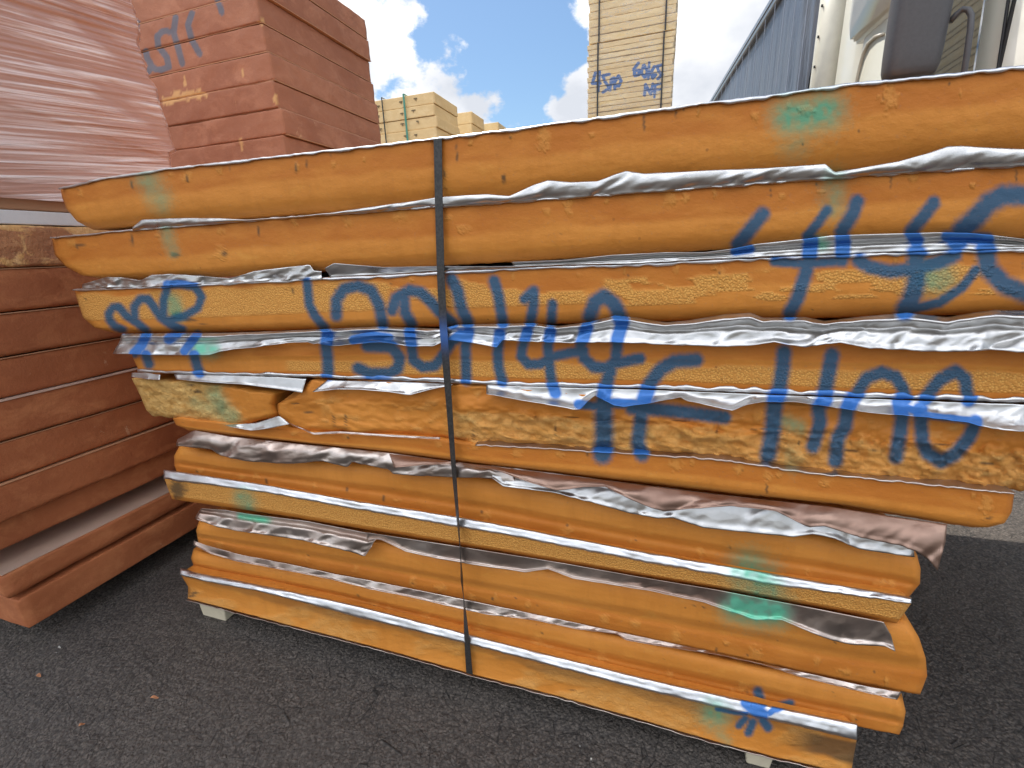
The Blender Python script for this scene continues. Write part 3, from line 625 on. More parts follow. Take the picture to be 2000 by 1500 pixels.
F6bl = [(716,1054),(742,1053),(792,1077),(850,1090),(912,1101),(1025,1118),(1070,1111),(1119,1130),(1212,1145),(1272,1155),(1374,1177),(1475,1211),(1527,1211),(1580,1234),(1625,1251),(1662,1259),(1730,1263),(1749,1273)]
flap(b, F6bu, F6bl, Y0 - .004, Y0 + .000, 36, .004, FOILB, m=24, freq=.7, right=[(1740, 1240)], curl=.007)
# 10
T10 = [(378,1072),(412,1079),(525,1101),(650,1124),(750,1146),(912,1180),(1081,1212),(1250,1247),(1400,1279),(1600,1323),(1762,1358)]
B10 = [(386,1121),(500,1142),(600,1163),(700,1185),(900,1236),(1000,1262),(1250,1324),(1400,1358),(1500,1380),(1756,1436)]
b, g10 = make_board('b10', 'second board from the bottom, touched by the tips of a small blue star spray', T10, B10, Y0 + .030, prof_round_top,
    left=[0, (373,1090), (379,1108), 0], right=[0, (1769,1390), (1764,1418), 0], ext=False, scars=[(730,1180,12,10),(830,1205,14,16),(940,1225,12,12),(1050,1255,12,16),(1175,1285,12,16),(1310,1325,10,16),(1450,1345,14,16),(1610,1395,10,12)],
    darks=[(700,1160,1.2,8)], band=lambda px, py, v: sstep(.6, .68, v) * .9, seed=101)
F7u = [(379,1056),(400,1064),(469,1083),(562,1101),(650,1120),(750,1139),(912,1172),(1081,1207),(1150,1222),(1250,1243),(1381,1271),(1482,1294),(1587,1317),(1690,1340),(1760,1352)]
F7l = [(378,1064),(412,1082),(460,1096),(525,1108),(590,1120),(650,1132),(720,1150),(800,1166),(890,1187),(950,1200),(1044,1211),(1122,1228),(1205,1238),(1222,1250),(1280,1260),(1400,1278),(1490,1298),(1569,1323),(1662,1346),(1752,1367)]
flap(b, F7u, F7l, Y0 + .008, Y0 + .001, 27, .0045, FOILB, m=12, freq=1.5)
# 11
L11 = [(352,1120),(386,1127),(487,1142),(600,1166),(650,1191),(750,1209),(850,1243),(1025,1290),(1250,1346),(1400,1377),(1550,1413),(1674,1441)]
L11 = [(352,1121),(410,1136),(500,1152),(600,1177),(700,1203),(900,1252),(1000,1278),(1250,1343),(1400,1378),(1500,1402),(1674,1441)]
B11 = [(366,1169),(450,1191),(600,1230),(750,1268),(920,1316),(1100,1362),(1250,1405),(1400,1449),(1520,1480),(1662,1512)]
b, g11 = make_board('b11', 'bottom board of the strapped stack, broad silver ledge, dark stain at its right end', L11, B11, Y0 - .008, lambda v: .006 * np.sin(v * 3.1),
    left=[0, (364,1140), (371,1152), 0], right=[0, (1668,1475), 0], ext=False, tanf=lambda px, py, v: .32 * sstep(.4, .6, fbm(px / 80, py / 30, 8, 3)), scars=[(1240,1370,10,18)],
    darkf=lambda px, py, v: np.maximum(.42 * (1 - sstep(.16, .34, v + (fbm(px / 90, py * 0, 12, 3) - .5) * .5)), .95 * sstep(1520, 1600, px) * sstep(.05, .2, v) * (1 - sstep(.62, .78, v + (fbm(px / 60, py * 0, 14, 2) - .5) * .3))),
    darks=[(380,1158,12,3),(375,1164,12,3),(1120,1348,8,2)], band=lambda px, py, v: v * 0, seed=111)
# old water line: darker strip under the ledge
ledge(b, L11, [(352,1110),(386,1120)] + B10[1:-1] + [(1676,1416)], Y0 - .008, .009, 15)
lip(b, [(366,1171),(450,1193),(600,1232),(750,1270),(920,1318),(1100,1364),(1250,1407),(1400,1451),(1520,1482),(1662,1514)], Y0 - .006, .0024, -1, .25, 16, j=.9, mat=FOILB)

# strap round the stack
SP = [(855,271,9,0),(857,390,9,0),(861,540,9,0),(866,640,9,.1),(872,720,9,0),(878,800,8.5,-.2),(885,900,8.5,-.4),(893,1000,8.5,-.7),(899,1080,8.5,-1.1),(902,1130,8.5,-1.45),(907,1180,8.5,-.9),(912,1250,9.5,-.3),(917,1316,10,0)]
def make_strap():
    a = np.array(SP, float); yy = np.linspace(271, 1316, 150)
    xs = np.interp(yy, a[:, 1], a[:, 0]); ws = np.interp(yy, a[:, 1], a[:, 2]) * .00096; th = np.interp(yy, a[:, 1], a[:, 3])
    Yp = np.interp(yy, [271, 450, 640, 660, 900, 1050, 1316], [Y0 - .006, Y0 - .008, Y0 - .012, Y0 - .014, Y0 - .012, Y0 - .014, Y0 - .014])
    path = [(onY(x, y, Yq), w, t, 0) for x, y, Yq, w, t in zip(xs, yy, Yp, ws, th)]
    top = path[0][0]; bot = path[-1][0]
    pre = [(np.array([top[0], Y0 + d, z]), .0047, 0, 1) for d, z in ((DEPTH + .01, bot[2] - .004), (DEPTH + .01, .8), (DEPTH + .008, top[2] + .003), (DEPTH * .6, top[2] + .006), (.3, top[2] + .006), (.05, top[2] + .006), (.006, top[2] + .005))]
    post = [(np.array([bot[0], Y0 + d, bot[2] - .004]), .0047, 0, 1) for d in (-.006, .05, DEPTH + .01)]
    pts = pre + path + post; V = []
    for p, w, t, k in pts:
        s = np.array([math.cos(t), math.sin(t), 0]) * w; V += [p - s, p + s]
    F = [(2 * i, 2 * i + 1, 2 * i + 3, 2 * i + 2) for i in range(len(pts) - 1)]
    px = np.repeat(np.r_[np.zeros(len(pre)), xs, np.zeros(len(post))], 2); py = np.repeat(np.r_[np.zeros(len(pre)), yy, np.zeros(len(post))], 2)
    pm = np.exp(-((py - 655) / 26) ** 2) * .9
    n = NT('black_strap'); n.set(Base_Color=n.mix(n.math('MULTIPLY', n.attr('paint'), .8), n.mix(n.rng(n.noise(200, 2), .4, .6), (.022, .021, .020), (.045, .042, .04)), (.03, .12, .4)), Roughness=.42)
    o = mesh_obj('packing_strap', V, F, n.m, None, False, {'paint': pm})
    md = o.modifiers.new('thickness', 'SOLIDIFY'); md.thickness = .0012; md.offset = 0
    tag(o, 'thin black plastic strap running down the front of the orange foam stack', 'strap')
make_strap()

# pale foam feet under the stack
FEET = plain('pale_foam', (.62, .55, .40), .75, 0, .002, 60, .2)
zb = float(g11['W'][-1, :, 2].min()) - .006
for (xa, xb, lab) in [((390, 1187), (437, 1190), 'small pale foot block under the left end of the orange foam stack'), ((1455, 1467), (1513, 1480), 'small pale foot block under the right end of the orange foam stack')]:
    a = onY(*xa, Y0 + .012); c = onY(*xb, Y0 + .012); bm = bmesh.new(); zt = min(a[2], c[2], 1) 
    wl = onY(xa[0], xa[1], Y0 + .012)[0]; wr = onY(xb[0], xb[1], Y0 + .012)[0]
    add_box(bm, (wl, Y0 + .012, 0), (wr, Y0 + .14, zb + .004), .004)
    for v in bm.verts: v.co.x += (v.co.z - .05) * -.12 * (1 if v.co.x > (wl + wr) / 2 else -1) * -1
    tag(bm_obj('support_block', bm, FEET), lab, 'support block', 'pale feet under the orange stack')
bm = bmesh.new()
for xx in (-.4, .35):
    pass
bm.free()

# ------------------------------------------------------------------ left stack of red boards
RED = foam_red('red_foam', (.43, .145, .055), (.31, .095, .036), (.52, .20, .08), (.55, .33, .19))
PINKR = foam_red('brown_foam', (.44, .195, .110), (.33, .135, .075), (.50, .235, .135), (.62, .40, .22))
PAPER = plain('pale_facing', (.60, .43, .33), .6, 0, .001, 40, .2)
SEAM = plain('tan_foam_lit_edge', (.52, .27, .14), .7)  # tan of lit board edges painted on strips; also one tan board
XL = float(onZ(60, 1227, .085)[0])
def slab(name, x0, x1, y0, y1, z0, z1, mat, seed=0, rb=.02, rt=.006, jit=.004, paint=None, parent=None, face='X', scarf=None):
    """foam board with rounded lower edge; cross-section lofted round the board, edges slightly uneven"""
    pr = []
    for k in range(5): t = k / 4 * math.pi / 2; pr.append((rt * (1 - math.cos(t)) , -rt * (1 - math.sin(t)) , 1))
    # profile rows: (inset from outline, z)
    rows = [(rt, z1)] + [(rt * (1 - math.sin(a)), z1 - rt * (1 - math.cos(a))) for a in np.linspace(.3, math.pi / 2, 4)]
    for q in np.linspace(.1, .9, 8): rows.append((0, z1 - rt + (z0 + rb - z1 + rt) * q))
    rows += [(rb * (1 - math.cos(a)), z0 + rb * (1 - math.sin(a))) for a in np.linspace(0, math.pi / 2, 6)]
    step = .03 if paint is None else .012
    cor = [(x0, y0), (x1, y0), (x1, y1), (x0, y1)]; out = []
    for i in range(4):
        a = np.array(cor[i]); c = np.array(cor[(i + 1) % 4]); k = max(2, int(np.linalg.norm(c - a) / step))
        if (face == 'X' and i != 1 and i != 0) : k = 6
        if face == 'F' and i > 1: k = 6
        for t in range(k): out.append(a + (c - a) * t / k)
    out = np.array(out); n = len(out); cx, cy = (x0 + x1) / 2, (y0 + y1) / 2; hx, hy = (x1 - x0) / 2, (y1 - y0) / 2
    V = []
    for ins, z in rows:
        rx = cx + (out[:, 0] - cx) * (hx - ins) / hx; ry = cy + (out[:, 1] - cy) * (hy - ins) / hy
        j = (fbm((out[:, 0] + out[:, 1]) * 14, np.full(n, z * 20), seed, 3) - .5) * 2 * jit
        kx = np.where(np.abs(out[:, 0] - cx) > hx * .999, np.sign(out[:, 0] - cx), 0); ky = np.where(np.abs(out[:, 1] - cy) > hy * .999, np.sign(out[:, 1] - cy), 0)
        zz = z + (fbm((out[:, 0] - out[:, 1]) * 9, np.full(n, .5), seed + 3, 3) - .5) * jit * .9
        V.append(np.c_[rx + kx * j, ry + ky * j, zz])
    V = np.array(V); m = len(rows); idx = np.arange(m * n).reshape(m, n)
    F = np.stack([idx[:-1], np.roll(idx, -1, 1)[:-1], np.roll(idx, -1, 1)[1:], idx[1:]], -1).reshape(-1, 4)[:, ::-1].tolist()
    F += [idx[0].tolist(), idx[-1].tolist()[::-1]]
    VV = V.reshape(-1, 3)
    pm = paint(VV) if paint is not None else np.zeros(len(VV))
    if parent is None and name:
        base = empty_at(x0, x1, y0, y1, z0) if False else None
    return mesh_obj(name, VV, F, mat, parent, True, {'paint': pm, 'scar': scarf(VV) if scarf else np.zeros(len(VV))})
def thing_mesh(o, label, cat, group=None):
    me = o.data; c = np.zeros(len(me.vertices) * 3); me.vertices.foreach_get('co', c); c = c.reshape(-1, 3)
    b = np.array([(c[:, 0].min() + c[:, 0].max()) / 2, (c[:, 1].min() + c[:, 1].max()) / 2, c[:, 2].min()])
    me.transform(Matrix.Translation(-Vector(b))); o.location = Vector(b); return tag(o, label, cat, group)
YF = float(onX(34, 1174, XL)[1]); YB = 1.56
zs = [float(onX(0, y, XL)[2]) for y in (524, 612, 700, 782, 865, 946, 1024, 1088)]
ztop2 = float(onX(45, 1104, XL)[2]); zmid = float(onX(34, 1174, XL)[2]); zbot = float(onX(60, 1227, XL)[2])
names = ['just under the mottled torn one', 'second below the mottled torn one', 'third below the mottled one, white seam', 'fourth below the mottled torn one', 'fifth below the mottled torn one', 'sixth below the mottled torn one', 'lowest above the pale ledge']
GL = 'red foam boards in the left stack'
def child_sheet(o, x0, x1, y0, y1, z, mat=PAPER, name='facing_lit_edge', t=.003):
    bm = bmesh.new(); add_box(bm, (x0, y0, z), (x1, y1, z + t)); 
    return bm_obj(name, bm, mat, o)
XS = [.0, .004, -.004, .006, -.002, .005, -.03]
for i in range(7):
    zt, zl = zs[i], zs[i + 1]
    o = slab('foam_board', XL - 1.15, XL + XS[i], YF - .12, YB - .01 * (i % 3), zl + .002, zt - .002, RED, 20 + i, .014, .008, .003)
    thing_mesh(o, 'red foam board in the left stack, ' + names[i], 'foam board', GL)
    child_sheet(o, XL - 1.14, XL + XS[i] + (.004 if i in (2, 3) else .0022), YF - .11, YB - .02, zt - .0035, PAPER if i in (3,) else SEAM, 'facing_lit_edge', .0022 if i != 3 else .004)  # tan strips put the lit edges at the joints into colour
# second from the ground, shouldered, with pale top
o = slab('foam_board', XL - 1.15, XL + .003, YF - .02, YB, zmid + .012, ztop2, RED, 31, .03, .01, .004)
thing_mesh(o, 'red board with pale top ledge, second from the ground in the left stack', 'foam board', GL)
child_sheet(o, XL - 1.14, XL - .001, YF - .01, YB - .01, ztop2 - .0005)
o = slab('foam_board', XL - 1.15, XL + .0, YF, YB, zbot, zmid, RED, 32, .006, .004, .003)
thing_mesh(o, 'bottom red foam board of the left stack, square near corner by the asphalt', 'foam board', GL)
bm = bmesh.new(); add_box(bm, (XL - 1.0, YF + .18, 0), (XL - .15, YF + .3, zbot - .001), .004); o = bm_obj('support_block', bm, FEET); thing_mesh(o, 'hidden foot block under the near side of the left red stack', 'support block')
bm = bmesh.new(); add_box(bm, (XL - 1.0, YB - .3, 0), (XL - .15, YB - .18, zbot - .001), .004); o = bm_obj('support_block', bm, FEET); thing_mesh(o, 'hidden foot block under the far side of the left red stack', 'support block')
# mottled torn board, white board, wrapped bundle
z440 = float(onX(0, 437, XL)[2]); z405 = float(onX(0, 408, XL)[2]); z390 = float(onX(0, 388, XL)[2])
n = NT('mottled_foam'); mm_ = n.noise(6, 6, .7, n.mapping((1, 1, 1.6)), .6)
n.set(Base_Color=n.mix(n.rng(mm_, .45, .52), n.mix(n.rng(n.noise(12, 4), .4, .6), (.36, .15, .07), (.44, .19, .08)), n.mix(n.rng(n.noise(30, 4), .4, .6), (.78, .47, .20), (.68, .36, .12))), Roughness=.8, Normal=n.bump(n.noise(24, 6, .7), .012)); MOT = n.m
o = slab('foam_board', XL - 1.15, XL + .004, YF - .12, YB, zs[0] + .002, z440 - .002, MOT, 41, .012, .006, .009)
thing_mesh(o, 'gouged mottled orange and tan foam board below the white board at left', 'foam board', GL)
o = slab('foam_board', XL - 1.15, XL + .0, YF - .12, YB + .03, z440, z405 - .001, plain('white_foam', (.72, .69, .66), .7, 0, .0015, 50, .08), 42, .003, .003, .001)
thing_mesh(o, 'thin white board lying under the film-wrapped bundle at left', 'foam board', GL)

def wrapped_bundle():
    t = empty('wrapped_bundle', (XL - .55, (YF + YB) / 2, z405)); tag(t, 'tall bundle of red foam boards wrapped in wrinkled pinkish stretch film at the left edge', 'wrapped bundle')
    zt = 2.62; nb = 10; zz = np.linspace(z405 + .001, zt, nb + 1)
    for i in range(nb):
        slab('foam_board', XL - 1.12, XL - .01 + .006 * math.sin(i * 2.3), YF - .1, YB - .13, zz[i] + .001, zz[i + 1] - .001, RED if i else SEAM, 60 + i, .006, .006, .003, parent=t)
    # film: loop around the bundle, traced silhouette at the far edge, tight in the middle of each band
    edge = [(345,332),(339,302),(351,296),(341,270),(332,236),(319,202),(313,169),(300,157),(290,120),(279,90),(283,71),(274,22),(264,0),(255,-40),(250,-80)]
    e3 = np.array([onX(x, y, XL) for x, y in edge]); order = np.argsort(e3[:, 2])
    rowsz = np.linspace(z390 + .002, zt + .005, 420); ye = np.interp(rowsz, e3[order, 2], e3[order, 1], right=e3[order[-1], 1])
    ye = np.where(rowsz < e3[:, 2].min(), YB, ye)
    nu = 260; V = []; mat = []
    y_near = YF - .12
    for z, yv in zip(rowsz, ye):
        yv = max(yv, YB - .08)
        u = np.linspace(0, 1, nu); y = y_near + (yv - y_near) * u
        # wrinkles run almost level and fan out
        s = (z - .11 * (u - 1)) * 62 + (u - 1) * .7 * np.sin(z * 2.3 + 1)
        amp = .0045 * (.35 + .65 * sstep(.35, .62, vnoise(u * 3 + z * 2, z * 4 + u, 5)))
        w = (np.abs(fbm(u * 1.6 + 7, s * 1.5 + np.sin(u * 4 + z * 5) * .6, 70, 3) - .5) * 2 - .4) * amp * 2.2 + (vnoise(u * 1.2, s * .10, 9) - .5) * .014
        # diagonal overlaps of the film bands
        dgl = ((z * 2.3 + u * .32) % 1.0); w = w + .004 * sstep(.0, .03, dgl) * (1 - sstep(.03, 1, dgl))
        bow = .012 * np.sin(u * math.pi) - .03 * sstep(.965, 1, u)
        x = XL + .006 + w + bow; V.append(np.c_[x, y, np.full(nu, z)])
    # far side, back, near side (coarser)
    V = np.array(V); a = []
    for r in V:
        z = r[0, 2]; a.append(np.array([[XL - .3, r[-1, 1] + .004, z], [XL - 1.14, r[-1, 1] - .01, z], [XL - 1.14, y_near - .005, z], [XL - .3, y_near - .008, z]]))
    V = np.concatenate([V, np.array(a)], 1); m, n_ = V.shape[:2]; idx = np.arange(m * n_).reshape(m, n_)
    F = np.stack([idx[:-1], np.roll(idx, -1, 1)[:-1], np.roll(idx, -1, 1)[1:], idx[1:]], -1).reshape(-1, 4).tolist()
    k = NT('stretch_film'); m1 = k.mapping((1, 1, 1), (-.11, 0, 0)); m2 = k.N.new('ShaderNodeMapping'); m2.inputs['Scale'].default_value = (.5, .5, 24); k.link(m1, m2.inputs['Vector'])
    st = k.noise(3.2, 8, .60, m2.outputs[0], .35); pat = k.noise(2.0, 3, .55, k.mapping((1, .7, 3.2), (.22, 0, 0)), .6)
    milky = k.math('MULTIPLY', k.rng(st, .42, .60, .32, 1.0), k.rng(pat, .36, .62, .55, 1))
    pm_ = k.rng(pat, .42, .56, .12, 1, True)
    k.set(Base_Color=k.mix(k.math('MULTIPLY', k.rng(st, .46, .62), pm_), (.66, .36, .27), (.95, .80, .75)), Roughness=.30, Alpha=k.rng(k.math('MULTIPLY', milky, pm_), 0, 1, .70, .97))
    k.set(Normal=k.bump(k.math('MULTIPLY', st, pm_), .008)); k.p.inputs['Specular IOR Level'].default_value = .55
    mesh_obj('stretch_film', V.reshape(-1, 3), F, k.m, t, True)
wrapped_bundle()

# ------------------------------------------------------------------ brown stack behind (SS11)
YBn = 2.2; Zc = [float(onY(x, y, YBn)[2]) for x, y in ((500, 43), (521, 98), (531, 155), (542, 210), (559, 262))]
Xc = [float(onY(x, y, YBn)[0]) for x, y in ((500, 43), (521, 98), (531, 155), (542, 210), (559, 262))]
dz = (Zc[0] - Zc[4]) / 4; xr0 = np.mean(Xc)
yend = float(onX(718, 40, xr0)[1]); ztopb = float(onX(720, 38, xr0)[2])
SS = [([(285,100),(287,112),(296,128),(290,140)],12),([(330,62),(319,60),(307,71),(309,90),(326,112),(330,131),(315,137),(300,134)],12),([(343,34),(339,64),(349,97),(356,124)],12),([(375,26),(367,49),(375,79),(390,105)],12),([(424,-4),(433,24)],11),([(268,44),(262,80),(275,128)],12)]
def ss_paint(VV):
    c = (VV - np.array([0, 0, H])) @ R; px = 1000 + FOC * c[:, 0] / c[:, 2]; py = 750 + FOC * c[:, 1] / c[:, 2]
    return stroke_mask(px, py, SS, .5) * (np.abs(VV[:, 1] - YBn) < .03)
ORD = ['first','second','third','fourth','fifth','sixth','seventh','eighth','ninth','tenth','eleventh','twelfth','thirteenth','fourteenth','fifteenth','sixteenth','seventeenth','eighteenth','nineteenth','twentieth','twenty-first','twenty-second','twenty-third','twenty-fourth','twenty-fifth','twenty-sixth','twenty-seventh','twenty-eighth','twenty-ninth','thirtieth']
def ss_scar(VV):
    c = (VV - np.array([0, 0, H])) @ R; px = 1000 + FOC * c[:, 0] / c[:, 2]; py = 750 + FOC * c[:, 1] / c[:, 2]; nn = (fbm(px / 9, py / 4, 3, 3) - .5) * 22
    m = stroke_mask(px, py + nn, [([(322,196),(345,188),(370,184),(400,184)],13),([(322,200),(336,200)],9),([(536,188),(541,200)],8),([(469,272),(474,290)],5),([(513,44),(505,42)],5),([(360,148),(362,166)],4),([(474,140),(475,152)],3)], .3)
    return m * (np.abs(VV[:, 1] - YBn) < .05)
levels = [Zc[4] - dz * k for k in range(1, 20) if Zc[4] - dz * k > .1]
lev = [ztopb] + [Zc[0] + dz * k for k in range(8, 0, -1) if Zc[0] + dz * k < ztopb - .06] + Zc + levels
ordn = ['topmost', 'second from the top', 'third from the top', 'fourth from the top', 'fifth from the top', 'sixth from the top', 'seventh from the top', 'eighth from the top', 'ninth from the top', 'tenth from the top', 'eleventh from the top']
for i in range(len(lev) - 1):
    zt, zl = lev[i], lev[i + 1]; off = (.0, .006, -.004, .004, .008, .0, .012, -.006, .005)[i % 9]
    vis = zl > 1.25
    xo = xr0 + off + .010 * max(0, min(6, i - 3)) - .02
    o = slab('foam_board', xo - 1.2, xo, YBn + off * .5 - .004 * max(0, min(6, i - 3)) + .012, yend + off, zl + .003, zt - .003, PINKR, 80 + i, .008, .006, .004, paint=ss_paint if vis else None, face='F', scarf=ss_scar if vis else None)
    thing_mesh(o, ('brown foam board %s in the tall stack behind, at upper left' % ordn[i]) if vis and i < 11 else '%s brown board from the top of the tall stack behind, hidden' % ORD[i], 'foam board', 'brown foam boards in the tall stack behind')
    child_sheet(o, xo - 1.19, xo + .007, YBn + .016, yend + off - .005, zl + .0002, SEAM, 'seam_facing', .004)
bm = bmesh.new(); add_box(bm, (xr0 - 1.1, YBn + .1, 0), (xr0 - .1, yend - .1, lev[-1]), .01); o = bm_obj('pallet', bm, FEET); thing_mesh(o, 'pale base under the tall brown stack', 'pallet')

# ------------------------------------------------------------------ yellow stacks far behind
YEL = foam_red('yellow_foam', (.82, .60, .30), (.74, .53, .26), (.86, .66, .36), (.55, .38, .18))
ORD = ['first','second','third','fourth','fifth','sixth','seventh','eighth','ninth','tenth','eleventh','twelfth','thirteenth','fourteenth','fifteenth','sixteenth','seventeenth','eighteenth','nineteenth','twentieth','twenty-first','twenty-second','twenty-third','twenty-fourth','twenty-fifth','twenty-sixth','twenty-seventh','twenty-eighth','twenty-ninth','thirtieth']
def yellow_stack(pc, D, xr_px, left_x, top_px, n_vis, dzb, lab, xleft=None, marks=False):
    c = onY(*pc, D); zt = c[2]; x1 = c[0]; x0 = xleft if xleft is not None else x1 - 1.3; y1 = float(onX(*xr_px, x1)[1]); k = 0; z = zt
    while z > .15:
        zl = max(z - dzb, .06)
        off = .012 * math.sin(k * 4.1)
        o = slab('foam_board', x0, x1 + off, D + off * .5, y1, zl + .002, z - .002, YEL, 120 + k, .006, .005, .003, face='X')
        thing_mesh(o, ('%s yellow foam board %s' % (['top', 'second', 'third', 'fourth', 'fifth'][k], lab)) if k < n_vis else '%s yellow board from the top, hidden, %s' % (ORD[k], lab), 'foam board', 'yellow foam boards ' + lab)
        if marks and k < 5:
            random.seed(k); ink = bpy.data.materials.get('stamp_ink') or plain('stamp_ink', (.22, .16, .08), .7)
            for q in range(4):
                mb = bmesh.new()
                mx = x1 - .28 - .16 * (q % 2) + random.uniform(-.03, .03) + (.0 if q < 2 else -.5); mz = (z + zl) / 2 + random.uniform(-.02, .02)
                add_box(mb, (mx, D - .009, mz), (mx + random.uniform(.03, .06), D - .006, mz + .012))
                add_box(mb, (mx + .02, D - .009, mz - .015), (mx + .03, D - .006, mz + .002))
                bm_obj('stamp_mark', mb, ink, o)
        z = zl; k += 1
    bm = bmesh.new(); add_box(bm, (x0 + .1, D + .1, 0), (x1 - .1, y1 - .1, .06)); thing_mesh(bm_obj('pallet', bm, FEET), 'low base under the yellow boards ' + lab, 'pallet')
    return x0, x1, y1, zt
D1 = 5.4
x0, x1, y1, ztY = yellow_stack((847, 178), D1, (893, 213), None, None, 4, .122, 'of the nearest yellow stack beyond the brown one', marks=True)
for (px, w, col, lab) in [(748, .012, (.03, .035, .03), 'dark strap on the yellow stack beside the brown stack'), (790, .022, (.08, .30, .22), 'green strap down the middle of the nearest yellow stack')]:
    a = onY(px, 220, D1 - .02); xx = a[0]; bm = bmesh.new()
    for lo, hi in [((xx, D1 - .030, .06), (xx + w, D1 - .022, ztY + .01)), ((xx, D1 - .030, ztY + .0102), (xx + w, y1 + .03, ztY + .016)), ((xx, y1 + .022, .06), (xx + w, y1 + .03, ztY + .01))]: add_box(bm, lo, hi)
    thing_mesh(bm_obj('packing_strap', bm, plain('strap_' + str(px), col, .4)), lab, 'strap', 'straps on the nearest yellow stack')
yellow_stack((921, 217), 7.0, (945, 243), None, None, 2, .16, 'of the second yellow stack, with an overhanging lid', xleft=None)
yellow_stack((973, 238), 9.0, (994, 250), None, None, 1, .14, 'of the farthest yellow stack')

# ------------------------------------------------------------------ tall tan film-wrapped bundles
TAN = foam_red('tan_foam', (.62, .47, .25), (.54, .40, .20), (.70, .54, .30), (.50, .38, .20))
YT = 6.5
tl = onY(1149, 0, YT)[0]; tr = onY(1318, 60, YT)[0]; zdiv = [float(onY(1230, y, YT)[2]) for y in (73, 222)]
TS = [([(1163,142),(1157,163),(1172,163)],6),([(1171,140),(1168,178)],6),([(1190,145),(1177,148),(1182,160),(1190,172),(1178,180)],6),([(1191,176),(1194,155),(1199,152),(1201,174)],6),([(1201,160),(1208,148),(1213,158),(1209,168),(1203,168)],6),
 ([(1247,123),(1238,135),(1240,148),(1248,146),(1248,137),(1240,138)],6),([(1257,128),(1252,142),(1259,151),(1265,140),(1258,127)],6),([(1268,122),(1266,154)],5),([(1278,130),(1271,142),(1275,153),(1281,146),(1273,142)],6),([(1293,127),(1284,129),(1286,139),(1293,146),(1285,154)],6),
 ([(1259,186),(1261,165),(1271,184),(1275,164)],6),([(1278,190),(1280,166),(1290,163)],5),([(1274,176),(1291,174)],5)]
def ts_paint(VV):
    c = (VV - np.array([0, 0, H])) @ R; px = 1000 + FOC * c[:, 0] / c[:, 2]; py = 750 + FOC * c[:, 1] / c[:, 2]
    return stroke_mask(px, py, TS, .35) * (VV[:, 1] < YT + .02)
TANP = NT('tan_foam_marked')
TANP = None
def tan_bundle(z0, z1, nb, lab, xsh=0, gap=.03):
    t = empty('panel_bundle', ((tl + tr) / 2, YT + .6, z0)); tag(t, lab, 'panel bundle', 'tall column of banded tan panel bundles')
    zz = np.linspace(z0, z1, nb + 1); W2 = []
    for i in range(nb):
        o = slab('panel', tl + xsh + .008 * math.sin(i * 3.3), tr + xsh + .010 * math.sin(i * 2.1), YT + .006 * math.sin(i * 5.1), YT + 1.2, zz[i] + .003, zz[i + 1] - .003, TANM, 200 + i, .006, .004, .005, paint=ts_paint, parent=t, face='F')
    for q in (.115, .875):
        xx = tl + (tr - tl) * q + xsh; bm = bmesh.new(); w = .018
        add_box(bm, (xx, YT - .022, z0 + .004), (xx + w, YT - .017, z1 + .001)); add_box(bm, (xx, YT - .022, z1 + .0012), (xx + w, YT + 1.22, z1 + .005)); add_box(bm, (xx, YT + 1.215, z0 + .004), (xx + w, YT + 1.22, z1))
        bm_obj('packing_strap', bm, plain('dark_strap', (.03, .03, .03), .4), t)
    # sagging clear film
    nu, nv = 70, 50; V = []
    for j in range(nv):
        v = j / (nv - 1); z = z0 + (z1 - z0) * v
        u = np.linspace(0, 1, nu); x = tl - .012 + (tr - tl + .03) * u + xsh
        V.append(np.c_[x, YT - .014 + (fbm(u * 4, np.full(nu, v * 9) + u * 2, 44, 3) - .5) * .012 + .004, np.full(nu, z)])
    V = np.array(V); idx = np.arange(nu * nv).reshape(nv, nu)
    F = np.stack([idx[:-1, :-1], idx[:-1, 1:], idx[1:, 1:], idx[1:, :-1]], -1).reshape(-1, 4).tolist()
    mesh_obj('clear_film', V.reshape(-1, 3), F, FILM, t, True)
k = NT('clear_film'); st = k.noise(3, 6, .6, k.mapping((1, 1, 5), (0, .15, 0)), .8)
rid = k.math('ABSOLUTE', k.math('SUBTRACT', st, .5)); k.set(Base_Color=(.75, .74, .72), Roughness=.25, Alpha=k.rng(rid, 0, .012, .55, .13)); k.set(Normal=k.bump(st, .02)); FILM = k.m
k = NT('tan_foam_painted'); base = k.mix(k.rng(k.noise(2.5, 5, .6), .35, .65), (.76, .57, .29), (.84, .67, .38)); base = k.mix(k.rng(k.objrand(), 0, 1, 0, .5), base, (.66, .47, .22))
base = k.mix(k.rng(k.noise(3, 5, .6, k.mapping((1, 1, 3)), 1), .56, .60, 0, .45), base, (.76, .52, .16)); base = k.mix(k.rng(k.attr('paint'), .15, .6), base, (.03, .13, .38))
k.set(Base_Color=base, Roughness=.7, Normal=k.bump(k.noise(30, 5), .004)); TANM = k.m
tan_bundle(.1, zdiv[1] - .01, 16, 'lowest tan panel bundle in the tall column, mostly behind the orange stack')
tan_bundle(zdiv[1], zdiv[0] - .008, 14, 'banded tan panel bundle with blue spray writing, seen over the top of the orange stack')
tan_bundle(zdiv[0], zdiv[0] + 1.15, 14, 'uppermost tan panel bundle of the tall column, cut by the top of the photo', .01)
bm = bmesh.new(); add_box(bm, (tl + .05, YT + .05, 0), (tr - .05, YT + 1.1, .1)); thing_mesh(bm_obj('pallet', bm, FEET), 'pale base under the tall tan column', 'pallet')

